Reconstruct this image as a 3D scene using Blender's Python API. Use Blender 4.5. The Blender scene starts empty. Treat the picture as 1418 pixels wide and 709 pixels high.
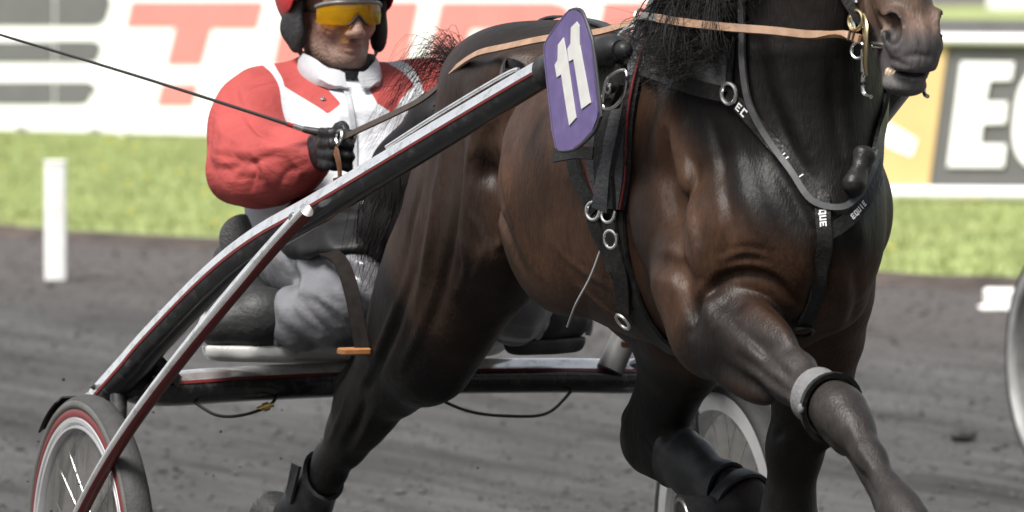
import bpy, math, random
import numpy as np
from mathutils import Vector, Matrix
from mathutils.bvhtree import BVHTree

random.seed(7); rng = np.random.default_rng(11)
R = math.radians
SC = bpy.context.scene
COL = SC.collection

# ---------------------------------------------------------------- camera
# world axes: +X the way the horse runs, +Y its left, Z up; origin under the sulky's axle
TH = R(22.3)
CAM = np.array([13.244, -5.22, 1.6])
FPX = 9800.0; W0, H0 = 1418.0, 709.0
PITCH = math.atan(466.5 / FPX)
RT = np.array([math.sin(TH), math.cos(TH), 0.0])
DH = np.array([-math.cos(TH), math.sin(TH), 0.0])
FW = DH * math.cos(PITCH) - np.array([0, 0, math.sin(PITCH)])
UP = np.cross(RT, FW)
cam_d = bpy.data.cameras.new('camera')
cam = bpy.data.objects.new('camera', cam_d); COL.objects.link(cam)
m = Matrix(((RT[0], UP[0], -FW[0], CAM[0]), (RT[1], UP[1], -FW[1], CAM[1]), (RT[2], UP[2], -FW[2], CAM[2]), (0, 0, 0, 1)))
cam.matrix_world = m
cam_d.sensor_width = 36; cam_d.lens = FPX / W0 * 36
cam_d.clip_start = 0.5; cam_d.clip_end = 4000
cam_d.dof.use_dof = True; cam_d.dof.focus_distance = 13.0; cam_d.dof.aperture_fstop = 8.5
SC.camera = cam

# ---------------------------------------------------------------- light: bright overcast
SUN_EL, SUN_AZ = R(56), R(-62)          # azimuth of the sun as seen from the origin, from +X towards +Y
world = bpy.data.worlds.new('World'); SC.world = world; world.use_nodes = True
wn = world.node_tree.nodes; wl = world.node_tree.links
sky = wn.new('ShaderNodeTexSky'); sky.sky_type = 'NISHITA'; sky.sun_disc = False
sky.sun_elevation = SUN_EL; sky.sun_rotation = R(90) - SUN_AZ
sky.air_density = 1.0; sky.dust_density = 1.5; sky.ozone_density = 1.0
hs = wn.new('ShaderNodeHueSaturation'); hs.inputs['Saturation'].default_value = 0.25
bg = wn['Background']; bg.inputs['Strength'].default_value = 0.07
wl.new(sky.outputs[0], hs.inputs['Color']); wl.new(hs.outputs[0], bg.inputs['Color'])
sun_d = bpy.data.lights.new('sun', 'SUN'); sun_d.energy = 3.0; sun_d.angle = R(24); sun_d.color = (1.0, 0.965, 0.91)
sun = bpy.data.objects.new('sun', sun_d); COL.objects.link(sun)
sv = Vector((math.cos(SUN_EL) * math.cos(SUN_AZ), math.cos(SUN_EL) * math.sin(SUN_AZ), math.sin(SUN_EL)))
sun.rotation_euler = sv.to_track_quat('Z', 'Y').to_euler(); sun.location = (0, 0, 30)
vs = SC.view_settings
vs.view_transform = 'Standard'; vs.look = 'None'; vs.gamma = 1.0; vs.use_curve_mapping = False
vs.exposure = 1.36
SC.cycles.use_denoising = True
SC.cycles.max_bounces = 8; SC.cycles.transparent_max_bounces = 24

# ---------------------------------------------------------------- measuring: a photo pixel and one known coordinate give a place
def ray(px, py): return FW + RT * ((px - W0 / 2) / FPX) + UP * ((H0 / 2 - py) / FPX)
def PY(px, py, y):
    d = ray(px, py); return CAM + d * ((y - CAM[1]) / d[1])
def PX(px, py, x):
    d = ray(px, py); return CAM + d * ((x - CAM[0]) / d[0])
def PZ(px, py, z=0.0):
    d = ray(px, py); return CAM + d * ((z - CAM[2]) / d[2])
def proj(p):
    v = np.asarray(p, float) - CAM; z = v @ FW
    return (W0 / 2 + FPX * (v @ RT) / z, H0 / 2 - FPX * (v @ UP) / z)

# ---------------------------------------------------------------- materials
MATS = {}
def mat(name, col, rough=0.6, metal=0.0, noise=0.0, nscale=30.0, bump=0.0, bscale=120.0, coat=0.0, spec=0.5, sheen=0.0, stretch=None, trans=0.0, alpha=1.0, rvar=0.0, ior=1.45, dirt=None, dscale=6.0, damount=0.5):
    if name in MATS: return MATS[name]
    M = bpy.data.materials.new(name); M.use_nodes = True
    n = M.node_tree.nodes; l = M.node_tree.links; b = n['Principled BSDF']
    b.inputs['Base Color'].default_value = (*col, 1); b.inputs['Roughness'].default_value = rough
    b.inputs['Metallic'].default_value = metal; b.inputs['Coat Weight'].default_value = coat
    b.inputs['Coat Roughness'].default_value = 0.08; b.inputs['IOR'].default_value = ior
    b.inputs['Specular IOR Level'].default_value = spec; b.inputs['Sheen Weight'].default_value = sheen
    b.inputs['Transmission Weight'].default_value = trans; b.inputs['Alpha'].default_value = alpha
    tc = n.new('ShaderNodeTexCoord'); mp = n.new('ShaderNodeMapping')
    l.new(tc.outputs['Object'], mp.inputs['Vector'])
    if stretch: mp.inputs['Scale'].default_value = stretch
    last = None
    if noise:
        t = n.new('ShaderNodeTexNoise'); t.inputs['Scale'].default_value = nscale; t.inputs['Detail'].default_value = 6
        l.new(mp.outputs[0], t.inputs['Vector'])
        rp = n.new('ShaderNodeMapRange'); rp.inputs['From Min'].default_value = 0.3; rp.inputs['From Max'].default_value = 0.7
        rp.inputs['To Min'].default_value = 1 - noise; rp.inputs['To Max'].default_value = 1 + noise
        l.new(t.outputs['Fac'], rp.inputs['Value'])
        mx = n.new('ShaderNodeMix'); mx.data_type = 'RGBA'; mx.blend_type = 'MULTIPLY'; mx.inputs[0].default_value = 1
        mx.inputs[6].default_value = (*col, 1); l.new(rp.outputs[0], mx.inputs[7]); last = mx.outputs[2]
        l.new(last, b.inputs['Base Color'])
        if rvar:
            r2 = n.new('ShaderNodeMapRange'); r2.inputs['From Min'].default_value = 0.3; r2.inputs['From Max'].default_value = 0.7
            r2.inputs['To Min'].default_value = max(0.02, rough - rvar); r2.inputs['To Max'].default_value = min(1, rough + rvar)
            l.new(t.outputs['Fac'], r2.inputs['Value']); l.new(r2.outputs[0], b.inputs['Roughness'])
    if dirt:
        t = n.new('ShaderNodeTexNoise'); t.inputs['Scale'].default_value = dscale; t.inputs['Detail'].default_value = 8; t.inputs['Roughness'].default_value = 0.7
        l.new(tc.outputs['Object'], t.inputs['Vector'])
        rp = n.new('ShaderNodeMapRange'); rp.inputs['From Min'].default_value = 0.5; rp.inputs['From Max'].default_value = 0.72
        rp.inputs['To Max'].default_value = damount; l.new(t.outputs['Fac'], rp.inputs['Value'])
        mx = n.new('ShaderNodeMix'); mx.data_type = 'RGBA'; l.new(rp.outputs[0], mx.inputs[0])
        if last: l.new(last, mx.inputs[6])
        else: mx.inputs[6].default_value = (*col, 1)
        mx.inputs[7].default_value = (*dirt, 1); l.new(mx.outputs[2], b.inputs['Base Color'])
    if bump:
        t = n.new('ShaderNodeTexNoise'); t.inputs['Scale'].default_value = bscale; t.inputs['Detail'].default_value = 5
        l.new(mp.outputs[0], t.inputs['Vector'])
        bp = n.new('ShaderNodeBump'); bp.inputs['Strength'].default_value = bump; bp.inputs['Distance'].default_value = 0.01
        l.new(t.outputs['Fac'], bp.inputs['Height']); l.new(bp.outputs[0], b.inputs['Normal'])
    MATS[name] = M; return M

# ---------------------------------------------------------------- objects
ORG = {}
def tag(o, label=None, cat=None, group=None, kind=None):
    if label: o['label'] = label
    if cat: o['category'] = cat
    if group: o['group'] = group
    if kind: o['kind'] = kind
    return o
def empty(name, loc, label, cat, group=None):
    o = bpy.data.objects.new(name, None); COL.objects.link(o); o.location = tuple(float(v) for v in loc)
    o.empty_display_size = 0.1; ORG[o.name] = np.array(loc, float)
    return tag(o, label, cat, group)
def obj(name, geo, material, parent=None, smooth=True, origin=None):
    V, F = geo
    V = np.asarray(V, float)
    if parent is not None: org = ORG[parent.name]
    elif origin is not None: org = np.array(origin, float)
    else: org = np.array([(V[:, 0].min() + V[:, 0].max()) / 2, (V[:, 1].min() + V[:, 1].max()) / 2, V[:, 2].min()])
    me = bpy.data.meshes.new(name)
    me.from_pydata((V - org).tolist(), [], F if isinstance(F, list) else F.tolist())
    me.polygons.foreach_set('use_smooth', [bool(smooth)] * len(me.polygons))
    for mm in (material if isinstance(material, (list, tuple)) else [material]): me.materials.append(mm)
    if smooth and len(V) < 6000: me.set_sharp_from_angle(angle=R(42))
    me.update()
    o = bpy.data.objects.new(name, me); COL.objects.link(o)
    if parent is not None:
        o.parent = parent
    else: o.location = tuple(org)
    ORG[o.name] = org
    return o
def attr(o, name, vals):
    a = o.data.attributes.new(name, 'FLOAT', 'POINT'); a.data.foreach_set('value', np.asarray(vals, np.float32))
def attr_col(o, name, vals):
    a = o.data.attributes.new(name, 'FLOAT_COLOR', 'POINT')
    a.data.foreach_set('color', np.concatenate([vals, np.ones((len(vals), 1))], 1).astype(np.float32).ravel())

# ---------------------------------------------------------------- geometry helpers: each returns (verts, faces)
def join(*gs):
    V = []; F = []; n = 0
    for v, f in gs:
        v = np.asarray(v, float); V.append(v); F += [[i + n for i in q] for q in (f if isinstance(f, list) else f.tolist())]; n += len(v)
    return np.concatenate(V), F
def smooth_path(P, n=8, closed=False):
    P = np.asarray(P, float); out = []
    k = len(P); segs = k if closed else k - 1
    for i in range(segs):
        if closed: p0, p1, p2, p3 = P[(i - 1) % k], P[i], P[(i + 1) % k], P[(i + 2) % k]
        else: p0, p1, p2, p3 = P[max(i - 1, 0)], P[i], P[i + 1], P[min(i + 2, k - 1)]
        for t in np.arange(n) / n:
            out.append(0.5 * (2 * p1 + (p2 - p0) * t + (2 * p0 - 5 * p1 + 4 * p2 - p3) * t * t + (3 * p1 - p0 - 3 * p2 + p3) * t ** 3))
    if not closed: out.append(P[-1])
    return np.array(out)
def nrm(v):
    v = np.asarray(v, float); return v / (np.linalg.norm(v) + 1e-12)
def frames(P, up=(0, 0, 1), closed=False):
    P = np.asarray(P, float); n = len(P)
    if closed: T = np.roll(P, -1, 0) - np.roll(P, 1, 0)
    else:
        T = np.empty_like(P); T[1:-1] = P[2:] - P[:-2]; T[0] = P[1] - P[0]; T[-1] = P[-1] - P[-2]
    T /= np.linalg.norm(T, axis=1)[:, None] + 1e-12
    N = np.empty_like(P); u = np.asarray(up, float)
    for i in range(n):
        v = u - T[i] * (u @ T[i])
        if np.linalg.norm(v) < 1e-4: v = np.cross(T[i], [1, 0.3, 0.2])
        N[i] = nrm(v)
    B = np.cross(T, N)
    return T, N, B
def tube(P, r, seg=10, closed=False, caps=True, up=(0, 0, 1), a0=0.0, a1=None, ry=1.0):
    """round bar along P; radius a number or one per point; a0..a1 in degrees (0 = up) makes an open shell"""
    P = np.asarray(P, float); n = len(P); r = np.broadcast_to(np.asarray(r, float), (n,))
    T, N, B = frames(P, up, closed)
    full = a1 is None
    if full: A = np.arange(seg) / seg * 2 * math.pi
    else: A = np.radians(np.linspace(a0, a1, seg))
    V = (P[:, None] + r[:, None, None] * (np.cos(A)[None, :, None] * N[:, None] + ry * np.sin(A)[None, :, None] * B[:, None])).reshape(-1, 3)
    F = []
    rows = n if closed else n - 1; cs = seg if full else seg - 1
    for i in range(rows):
        i2 = (i + 1) % n
        for j in range(cs):
            j2 = (j + 1) % seg
            F.append([i * seg + j, i * seg + j2, i2 * seg + j2, i2 * seg + j])
    if full and caps and not closed:
        F.append(list(range(seg))[::-1]); F.append([(n - 1) * seg + j for j in range(seg)])
    return V, F
def strap(P, nrmls, w, t=0.004, closed=False):
    """flat band: lies with its flat side along the given normals"""
    P = np.asarray(P, float); n = len(P); w = np.broadcast_to(np.asarray(w, float), (n,))
    if closed: T = np.roll(P, -1, 0) - np.roll(P, 1, 0)
    else:
        T = np.empty_like(P); T[1:-1] = P[2:] - P[:-2]; T[0] = P[1] - P[0]; T[-1] = P[-1] - P[-2]
    T /= np.linalg.norm(T, axis=1)[:, None] + 1e-12
    N = np.broadcast_to(np.asarray(nrmls, float), P.shape)
    N = N - T * (N * T).sum(1)[:, None]; N = N / (np.linalg.norm(N, axis=1)[:, None] + 1e-12)
    B = np.cross(T, N)
    prof = [(-0.5, 0), (-0.46, 1), (0.46, 1), (0.5, 0)]
    V = np.stack([P + B * (w * a)[:, None] + N * (t * b) for a, b in prof], 1).reshape(-1, 3)
    F = []
    rows = n if closed else n - 1
    for i in range(rows):
        i2 = (i + 1) % n
        for j in range(4):
            j2 = (j + 1) % 4
            F.append([i * 4 + j, i2 * 4 + j, i2 * 4 + j2, i * 4 + j2])
    if not closed: F.append([0, 1, 2, 3]); F.append([(n - 1) * 4 + j for j in (3, 2, 1, 0)])
    return V, F
def box(c, s, ax=None, bevel=0.0):
    c = np.asarray(c, float); s = np.asarray(s, float) / 2
    ax = np.eye(3) if ax is None else np.asarray(ax, float)
    if bevel <= 0:
        V = [c + ax[0] * x * s[0] + ax[1] * y * s[1] + ax[2] * z * s[2] for x in (-1, 1) for y in (-1, 1) for z in (-1, 1)]
        return np.array(V), [[0, 1, 3, 2], [4, 6, 7, 5], [0, 4, 5, 1], [2, 3, 7, 6], [0, 2, 6, 4], [1, 5, 7, 3]]
    # rounded in the plane of axes 0/1, chamfered top and bottom
    b = min(bevel, s[0] * 0.99, s[1] * 0.99); L = []
    for cx, cy, a0 in ((1, 1, 0), (-1, 1, 90), (-1, -1, 180), (1, -1, 270)):
        for k in range(4):
            a = R(a0 + 30 * k); L.append((cx * (s[0] - b) + b * math.cos(a), cy * (s[1] - b) + b * math.sin(a)))
    n = len(L); V = []; cb = min(b * 0.5, s[2] * 0.5)
    for z, sh in ((-s[2], cb), (-s[2] + cb, 0), (s[2] - cb, 0), (s[2], cb)):
        for x, y in L:
            fx = (s[0] - sh) / s[0]; fy = (s[1] - sh) / s[1]
            V.append(c + ax[0] * x * fx + ax[1] * y * fy + ax[2] * z)
    F = []
    for k in range(3):
        for j in range(n):
            j2 = (j + 1) % n; F.append([k * n + j, k * n + j2, (k + 1) * n + j2, (k + 1) * n + j])
    F.append(list(range(n))[::-1]); F.append([3 * n + j for j in range(n)])
    return np.array(V), F
def plate(pts, nv, t):
    """a flat outline given thickness t along nv"""
    pts = np.asarray(pts, float); nv = nrm(nv); n = len(pts)
    V = np.concatenate([pts, pts + nv * t]); F = [list(range(n))[::-1], [n + i for i in range(n)]]
    for i in range(n):
        j = (i + 1) % n; F.append([i, j, n + j, n + i])
    a = np.cross(pts[1] - pts[0], pts[2] - pts[1])
    s = sum(np.cross(pts[i] - pts[0], pts[(i + 1) % n] - pts[0]) for i in range(n))
    if s @ nv < 0: F = [f[::-1] for f in F]
    return V, F
def ring(c, axis, rad, r, seg=28, rs=8, up=None):
    axis = nrm(axis); a = nrm(np.cross(axis, [0.31, 0.52, 0.8])); b = np.cross(axis, a)
    A = np.arange(seg) / seg * 2 * math.pi
    P = np.asarray(c, float) + rad * (np.cos(A)[:, None] * a + np.sin(A)[:, None] * b)
    n = len(P); V = []; F = []
    for i in range(n):
        rd = nrm(P[i] - c)
        for j in range(rs):
            t = j / rs * 2 * math.pi; V.append(P[i] + r * (math.cos(t) * rd + math.sin(t) * axis))
    for i in range(n):
        for j in range(rs):
            i2 = (i + 1) % n; j2 = (j + 1) % rs; F.append([i * rs + j, i2 * rs + j, i2 * rs + j2, i * rs + j2])
    return np.array(V), F
def lathe(c, axis, prof, seg=48, closed=False):
    """prof: (radius, offset along the axis) pairs turned about the axis"""
    axis = nrm(axis); a = nrm(np.cross(axis, [0.31, 0.52, 0.8])); b = np.cross(axis, a); V = []; F = []
    A = np.arange(seg) / seg * 2 * math.pi; k = len(prof)
    for t in A:
        for r, o in prof: V.append(np.asarray(c) + axis * o + r * (math.cos(t) * a + math.sin(t) * b))
    for i in range(seg):
        i2 = (i + 1) % seg
        for j in range(k if closed else k - 1):
            j2 = (j + 1) % k; F.append([i * k + j, i2 * k + j, i2 * k + j2, i * k + j2])
    return np.array(V), F
def ell(c, r, ax=None, nu=16, nv=10):
    c = np.asarray(c, float); ax = np.eye(3) if ax is None else np.asarray(ax, float); V = []; F = []
    for i in range(nv + 1):
        ph = math.pi * i / nv
        for j in range(nu):
            t = 2 * math.pi * j / nu
            V.append(c + ax[0] * r[0] * math.sin(ph) * math.cos(t) + ax[1] * r[1] * math.sin(ph) * math.sin(t) + ax[2] * r[2] * math.cos(ph))
    for i in range(nv):
        for j in range(nu):
            j2 = (j + 1) % nu; F.append([i * nu + j, (i + 1) * nu + j, (i + 1) * nu + j2, i * nu + j2])
    return np.array(V), F

# ---------------------------------------------------------------- bodies: a distance field on a grid, turned into one skin
class Field:
    def __init__(s, lo, hi, h):
        s.lo = np.array(lo, float); s.h = h
        s.n = np.ceil((np.array(hi) - s.lo) / h).astype(int) + 1
        s.v = np.full(s.n, 1.0, np.float32)
        s.ax = [(s.lo[i] + np.arange(s.n[i]) * h).astype(np.float32) for i in range(3)]
    def win(s, lo, hi):
        a = np.clip(np.floor((np.array(lo) - s.lo) / s.h).astype(int), 0, s.n - 1)
        b = np.clip(np.ceil((np.array(hi) - s.lo) / s.h).astype(int) + 1, 1, s.n)
        sl = tuple(slice(a[i], b[i]) for i in range(3))
        return sl, s.ax[0][sl[0]][:, None, None], s.ax[1][sl[1]][None, :, None], s.ax[2][sl[2]][None, None, :]
    def put(s, sl, d, k, op):
        v = s.v[sl]
        if op == 'u':
            r = np.minimum(v, d)
            if k > 0: r = r - np.maximum(k - np.abs(v - d), 0) ** 2 / (4 * k)
        else:
            r = np.maximum(v, -d)
            if k > 0: r = r + np.maximum(k - np.abs(v + d), 0) ** 2 / (4 * k)
        s.v[sl] = r
    def cone(s, a, b, ra, rb, k=0.03, op='u', w=None):
        a = np.array(a, float); b = np.array(b, float); big = max(ra, rb) * (max(1.0, w[1]) if w else 1) + k + 4 * s.h
        sl, X, Y, Z = s.win(np.minimum(a, b) - big, np.maximum(a, b) + big)
        x, y, z = X - a[0], Y - a[1], Z - a[2]; ab = b - a
        sc = 1.0
        if w:
            u = nrm(w[0]); q = (x * u[0] + y * u[1] + z * u[2]) * (1 - 1 / w[1]); x, y, z = x - u[0] * q, y - u[1] * q, z - u[2] * q
            ab = ab - u * (ab @ u) * (1 - 1 / w[1]); sc = min(1.0, w[1])
        t = np.clip((x * ab[0] + y * ab[1] + z * ab[2]) / max(ab @ ab, 1e-9), 0, 1)
        d = (np.sqrt((x - ab[0] * t) ** 2 + (y - ab[1] * t) ** 2 + (z - ab[2] * t) ** 2) - (ra + (rb - ra) * t)) * sc
        s.put(sl, d.astype(np.float32), k, op)
    def chain(s, P, k=0.03, op='u', w=None):
        for p, q in zip(P[:-1], P[1:]): s.cone(p[:3], q[:3], p[3], q[3], k, op, w)
    def ell(s, c, r, ax=None, k=0.03, op='u'):
        c = np.array(c, float); r = np.array(r, float); big = r.max() + k + 4 * s.h
        sl, X, Y, Z = s.win(c - big, c + big); x, y, z = X - c[0], Y - c[1], Z - c[2]
        if ax is not None:
            A = np.asarray(ax, float); x, y, z = (x * A[i][0] + y * A[i][1] + z * A[i][2] for i in range(3))
        k0 = np.sqrt((x / r[0]) ** 2 + (y / r[1]) ** 2 + (z / r[2]) ** 2)
        k1 = np.sqrt((x / r[0] ** 2) ** 2 + (y / r[1] ** 2) ** 2 + (z / r[2] ** 2) ** 2) + 1e-9
        s.put(sl, (k0 * (k0 - 1) / k1).astype(np.float32), k, op)
    def half(s, p, nv, k=0.0):          # cut away what lies on the nv side of the plane through p
        nv = nrm(nv); sl, X, Y, Z = s.win(s.lo, s.lo + s.n * s.h)
        s.put(sl, (-((X - p[0]) * nv[0] + (Y - p[1]) * nv[1] + (Z - p[2]) * nv[2])).astype(np.float32), k, 's')
    def mesh(s, it=1):
        v = s.v; n = s.n; inside = v < 0
        c = np.zeros(n - 1, np.int8)
        for i in (0, 1):
            for j in (0, 1):
                for k in (0, 1): c += inside[i:n[0] - 1 + i, j:n[1] - 1 + j, k:n[2] - 1 + k]
        act = np.argwhere((c > 0) & (c < 8)); idx = np.full(n - 1, -1, np.int64); idx[tuple(act.T)] = np.arange(len(act))
        acc = np.zeros((len(act), 3)); cnt = np.zeros(len(act))
        cr = [(i, j, k) for i in (0, 1) for j in (0, 1) for k in (0, 1)]
        for p in cr:
            for ax in range(3):
                if p[ax]: continue
                q = list(p); q[ax] = 1
                va = v[act[:, 0] + p[0], act[:, 1] + p[1], act[:, 2] + p[2]]; vb = v[act[:, 0] + q[0], act[:, 1] + q[1], act[:, 2] + q[2]]
                mm = (va < 0) != (vb < 0); t = np.where(mm, va / np.where(mm, va - vb, 1), 0)
                pos = np.tile(np.array(p, float), (len(act), 1)); pos[:, ax] = t
                acc[mm] += pos[mm]; cnt[mm] += 1
        V = s.lo + (act + acc / cnt[:, None]) * s.h
        Q = []
        for ax in range(3):
            o1, o2 = [a for a in range(3) if a != ax]
            sa = [slice(None)] * 3; sb = [slice(None)] * 3; sa[ax] = slice(0, n[ax] - 1); sb[ax] = slice(1, n[ax])
            A, B = inside[tuple(sa)], inside[tuple(sb)]
            e = np.argwhere(A != B); ok = (e[:, o1] > 0) & (e[:, o2] > 0) & (e[:, o1] < n[o1] - 1) & (e[:, o2] < n[o2] - 1); e = e[ok]
            fl = A[tuple(e.T)]
            def at(d1, d2):
                g = e.copy(); g[:, o1] += d1; g[:, o2] += d2; return idx[tuple(g.T)]
            q = np.stack([at(-1, -1), at(0, -1), at(0, 0), at(-1, 0)], 1)
            flip = fl if ax != 1 else ~fl
            q[~flip] = q[~flip][:, ::-1]; Q.append(q)
        Q = np.concatenate(Q)
        for _ in range(it): V = relax(V, Q)
        return V, Q
def relax(V, Q, f=0.5):
    S = np.zeros_like(V); C = np.zeros(len(V))
    for i in range(4):
        for j in (1, 3):
            np.add.at(S, Q[:, i], V[Q[:, (i + j) % 4]]); np.add.at(C, Q[:, i], 1)
    return V * (1 - f) + f * S / np.maximum(C, 1)[:, None]
def normals(V, Q):
    Q = np.asarray(Q); fn = np.cross(V[Q[:, 2]] - V[Q[:, 0]], V[Q[:, 3]] - V[Q[:, 1]]); N = np.zeros_like(V)
    for i in range(4): np.add.at(N, Q[:, i], fn)
    return N / (np.linalg.norm(N, axis=1)[:, None] + 1e-12)
def sstep(a, b, x): t = np.clip((x - a) / (b - a), 0, 1); return t * t * (3 - 2 * t)
def seg_dist(V, P):
    """distance from points to a tapered chain"""
    D = np.full(len(V), 9.0)
    for p, q in zip(P[:-1], P[1:]):
        a = np.array(p[:3]); ab = np.array(q[:3]) - a; t = np.clip((V - a) @ ab / (ab @ ab), 0, 1)
        D = np.minimum(D, np.linalg.norm(V - a - t[:, None] * ab, axis=1) - (p[3] + (q[3] - p[3]) * t))
    return D
def relief(V, N, lines, cast, sharp=False):
    """raise ridges and press grooves along lines traced over a surface: (pixel points, depth, width)"""
    D = np.zeros(len(V))
    for pts, dp, wd in lines:
        P = [cast(*p) for p in pts]; P = [p for p in P if p is not None]
        if len(P) < 2: continue
        P = smooth_path(P, 5); L = len(P); best = np.full(len(V), 9.0); tt = np.zeros(len(V))
        lo, hi = P.min(0) - 4 * wd, P.max(0) + 4 * wd; m_ = np.all((V > lo) & (V < hi), 1); W = V[m_]
        b_ = np.full(len(W), 9.0); t_ = np.zeros(len(W))
        for i in range(L - 1):
            a = P[i]; ab = P[i + 1] - a; t = np.clip((W - a) @ ab / (ab @ ab + 1e-12), 0, 1); d = np.linalg.norm(W - a - t[:, None] * ab, axis=1)
            u = d < b_; b_[u] = d[u]; t_[u] = (i + t[u]) / (L - 1)
        D[m_] += dp * (np.exp(-np.sqrt(b_ ** 2 + 4e-6) / wd) if sharp else np.exp(-(b_ / wd) ** 2)) * np.sin(np.clip(t_, .03, .97) * math.pi) ** .5
    return V + N * D[:, None]
def mirror(P): return [(p[0], -p[1]) + tuple(p[2:]) for p in P]
# ================================================================ GROUND, VERGE, BOARDS
def track_material():
    M = bpy.data.materials.new('cinder_track'); M.use_nodes = True; n = M.node_tree.nodes; l = M.node_tree.links; b = n['Principled BSDF']
    tc = n.new('ShaderNodeTexCoord')
    def nz(sc, st, det=6, rg=.6):
        mp = n.new('ShaderNodeMapping'); mp.inputs['Scale'].default_value = st; mp.inputs['Rotation'].default_value = (0, 0, -TRACK_A)
        l.new(tc.outputs['Object'], mp.inputs['Vector']); t = n.new('ShaderNodeTexNoise'); t.inputs['Scale'].default_value = sc; t.inputs['Detail'].default_value = det; t.inputs['Roughness'].default_value = rg
        l.new(mp.outputs[0], t.inputs['Vector']); return t
    a = nz(.8, (.3, 1.8, 1)); c2 = nz(2.6, (.22, 2.0, 1), 10, .72); f = nz(40, (1, 1, 1), 8, .75)
    r = n.new('ShaderNodeValToRGB'); r.color_ramp.elements[0].position = .36; r.color_ramp.elements[1].position = .64
    r.color_ramp.elements[0].color = (.032, .031, .031, 1); r.color_ramp.elements[1].color = (.150, .147, .146, 1)
    m1 = n.new('ShaderNodeMath'); m1.operation = 'MULTIPLY_ADD'; m1.inputs[1].default_value = .6; l.new(c2.outputs['Fac'], m1.inputs[0])
    m2 = n.new('ShaderNodeMath'); m2.operation = 'MULTIPLY'; m2.inputs[1].default_value = .4; l.new(a.outputs['Fac'], m2.inputs[0]); l.new(m2.outputs[0], m1.inputs[2])
    l.new(m1.outputs[0], r.inputs['Fac'])
    # browner, drier strip along the verge
    sx = n.new('ShaderNodeSeparateXYZ'); mp = n.new('ShaderNodeMapping'); mp.inputs['Rotation'].default_value = (0, 0, -TRACK_A); l.new(tc.outputs['Object'], mp.inputs['Vector']); l.new(mp.outputs[0], sx.inputs[0])
    rr = n.new('ShaderNodeMapRange'); rr.inputs['From Min'].default_value = -5.0; rr.inputs['From Max'].default_value = -1.5; l.new(sx.outputs['Y'], rr.inputs['Value'])
    hx = n.new('ShaderNodeMix'); hx.data_type = 'RGBA'; hx.inputs[7].default_value = (.130, .114, .110, 1)
    mq = n.new('ShaderNodeMath'); mq.operation = 'MULTIPLY'; mq.inputs[1].default_value = .8; l.new(rr.outputs[0], mq.inputs[0]); l.new(mq.outputs[0], hx.inputs[0]); l.new(r.outputs[0], hx.inputs[6])
    l.new(hx.outputs[2], b.inputs['Base Color']); b.inputs['Roughness'].default_value = .9; b.inputs['Specular IOR Level'].default_value = .25
    bp = n.new('ShaderNodeBump'); bp.inputs['Strength'].default_value = .9; bp.inputs['Distance'].default_value = .03
    ad = n.new('ShaderNodeMath'); ad.operation = 'ADD'; l.new(f.outputs['Fac'], ad.inputs[0]); l.new(c2.outputs['Fac'], ad.inputs[1])
    l.new(ad.outputs[0], bp.inputs['Height']); l.new(bp.outputs[0], b.inputs['Normal'])
    return M
E0 = PZ(0, 326); E1 = PZ(1418, 402)
ED = nrm(E1 - E0); EN = np.array([-ED[1], ED[0], 0.0])
if EN @ DH < 0: EN = -EN                                    # away from the camera
TRACK_A = math.atan2(ED[1], ED[0]) if np.cross(ED, EN)[2] > 0 else math.atan2(-ED[1], -ED[0])
TM = track_material()
def sheet(name, p, along, across, a0, a1, c0, c1, z, material, na=1, nc=1, kind='structure', amp=0):
    A = np.linspace(a0, a1, na + 1); Cc = np.linspace(c0, c1, nc + 1)
    V = np.array([p + along * a + across * c for a in A for c in Cc]); V[:, 2] = z
    if amp: V[:, 2] += rng.normal(0, amp, len(V))
    F = [[i * (nc + 1) + j, (i + 1) * (nc + 1) + j, (i + 1) * (nc + 1) + j + 1, i * (nc + 1) + j + 1] for i in range(na) for j in range(nc)]
    if np.cross(along, across)[2] < 0: F = [f[::-1] for f in F]
    o = obj(name, (V, F), material, None, False, origin=p); tag(o, kind=kind); return o
track = sheet('track', E0, ED, EN, -900, 900, -60, 900, 0.0, TM)
grass_m = mat('verge_turf', (.24, .285, .108), .9, noise=.22, nscale=2.2, dirt=(.27, .255, .085), dscale=1.2, damount=.7, bump=.6, bscale=30)
# verge: a low turf step above the cinders
gp = []
NA = 240; al = np.linspace(-60, 60, NA + 1)
lip = rng.normal(0, .012, NA + 1); edge = np.convolve(rng.normal(0, .05, NA + 5), np.ones(5) / 5, 'valid')[:NA + 1]
V = []
for i, a in enumerate(al):
    q = E0 + ED * a
    for c, zz in ((edge[i] - .02, .0), (edge[i], .035 + lip[i] * .4), (edge[i] + .12, .052), (1.2, .055), (600, .055)):
        p = q + EN * c; V.append((p[0], p[1], zz))
F = []
for i in range(NA):
    for j in range(4):
        f = [i * 5 + j, (i + 1) * 5 + j, (i + 1) * 5 + j + 1, i * 5 + j + 1]
        F.append(f if np.cross(ED, EN)[2] > 0 else f[::-1])
turf = obj('verge', (np.array(V), F), grass_m, None, False, origin=E0); tag(turf, kind='structure')
# the earth lip along it
V = []
for i, a in enumerate(al):
    q = E0 + ED * a
    for c, zz in ((edge[i] - .16, .001), (edge[i] - .10, .03 + lip[i]), (edge[i] - .04, .052 + lip[i]), (edge[i] + .02, .045)):
        p = q + EN * c; V.append((p[0], p[1], zz))
F = []
for i in range(NA):
    for j in range(3):
        f = [i * 4 + j, (i + 1) * 4 + j, (i + 1) * 4 + j + 1, i * 4 + j + 1]; F.append(f if np.cross(ED, EN)[2] > 0 else f[::-1])
tag(obj('earth_edge', (np.array(V), F), mat('damp_earth', (.055, .042, .036), .9, noise=.5, nscale=5, bump=.6, bscale=20), None, False, origin=E0), kind='structure')
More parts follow.
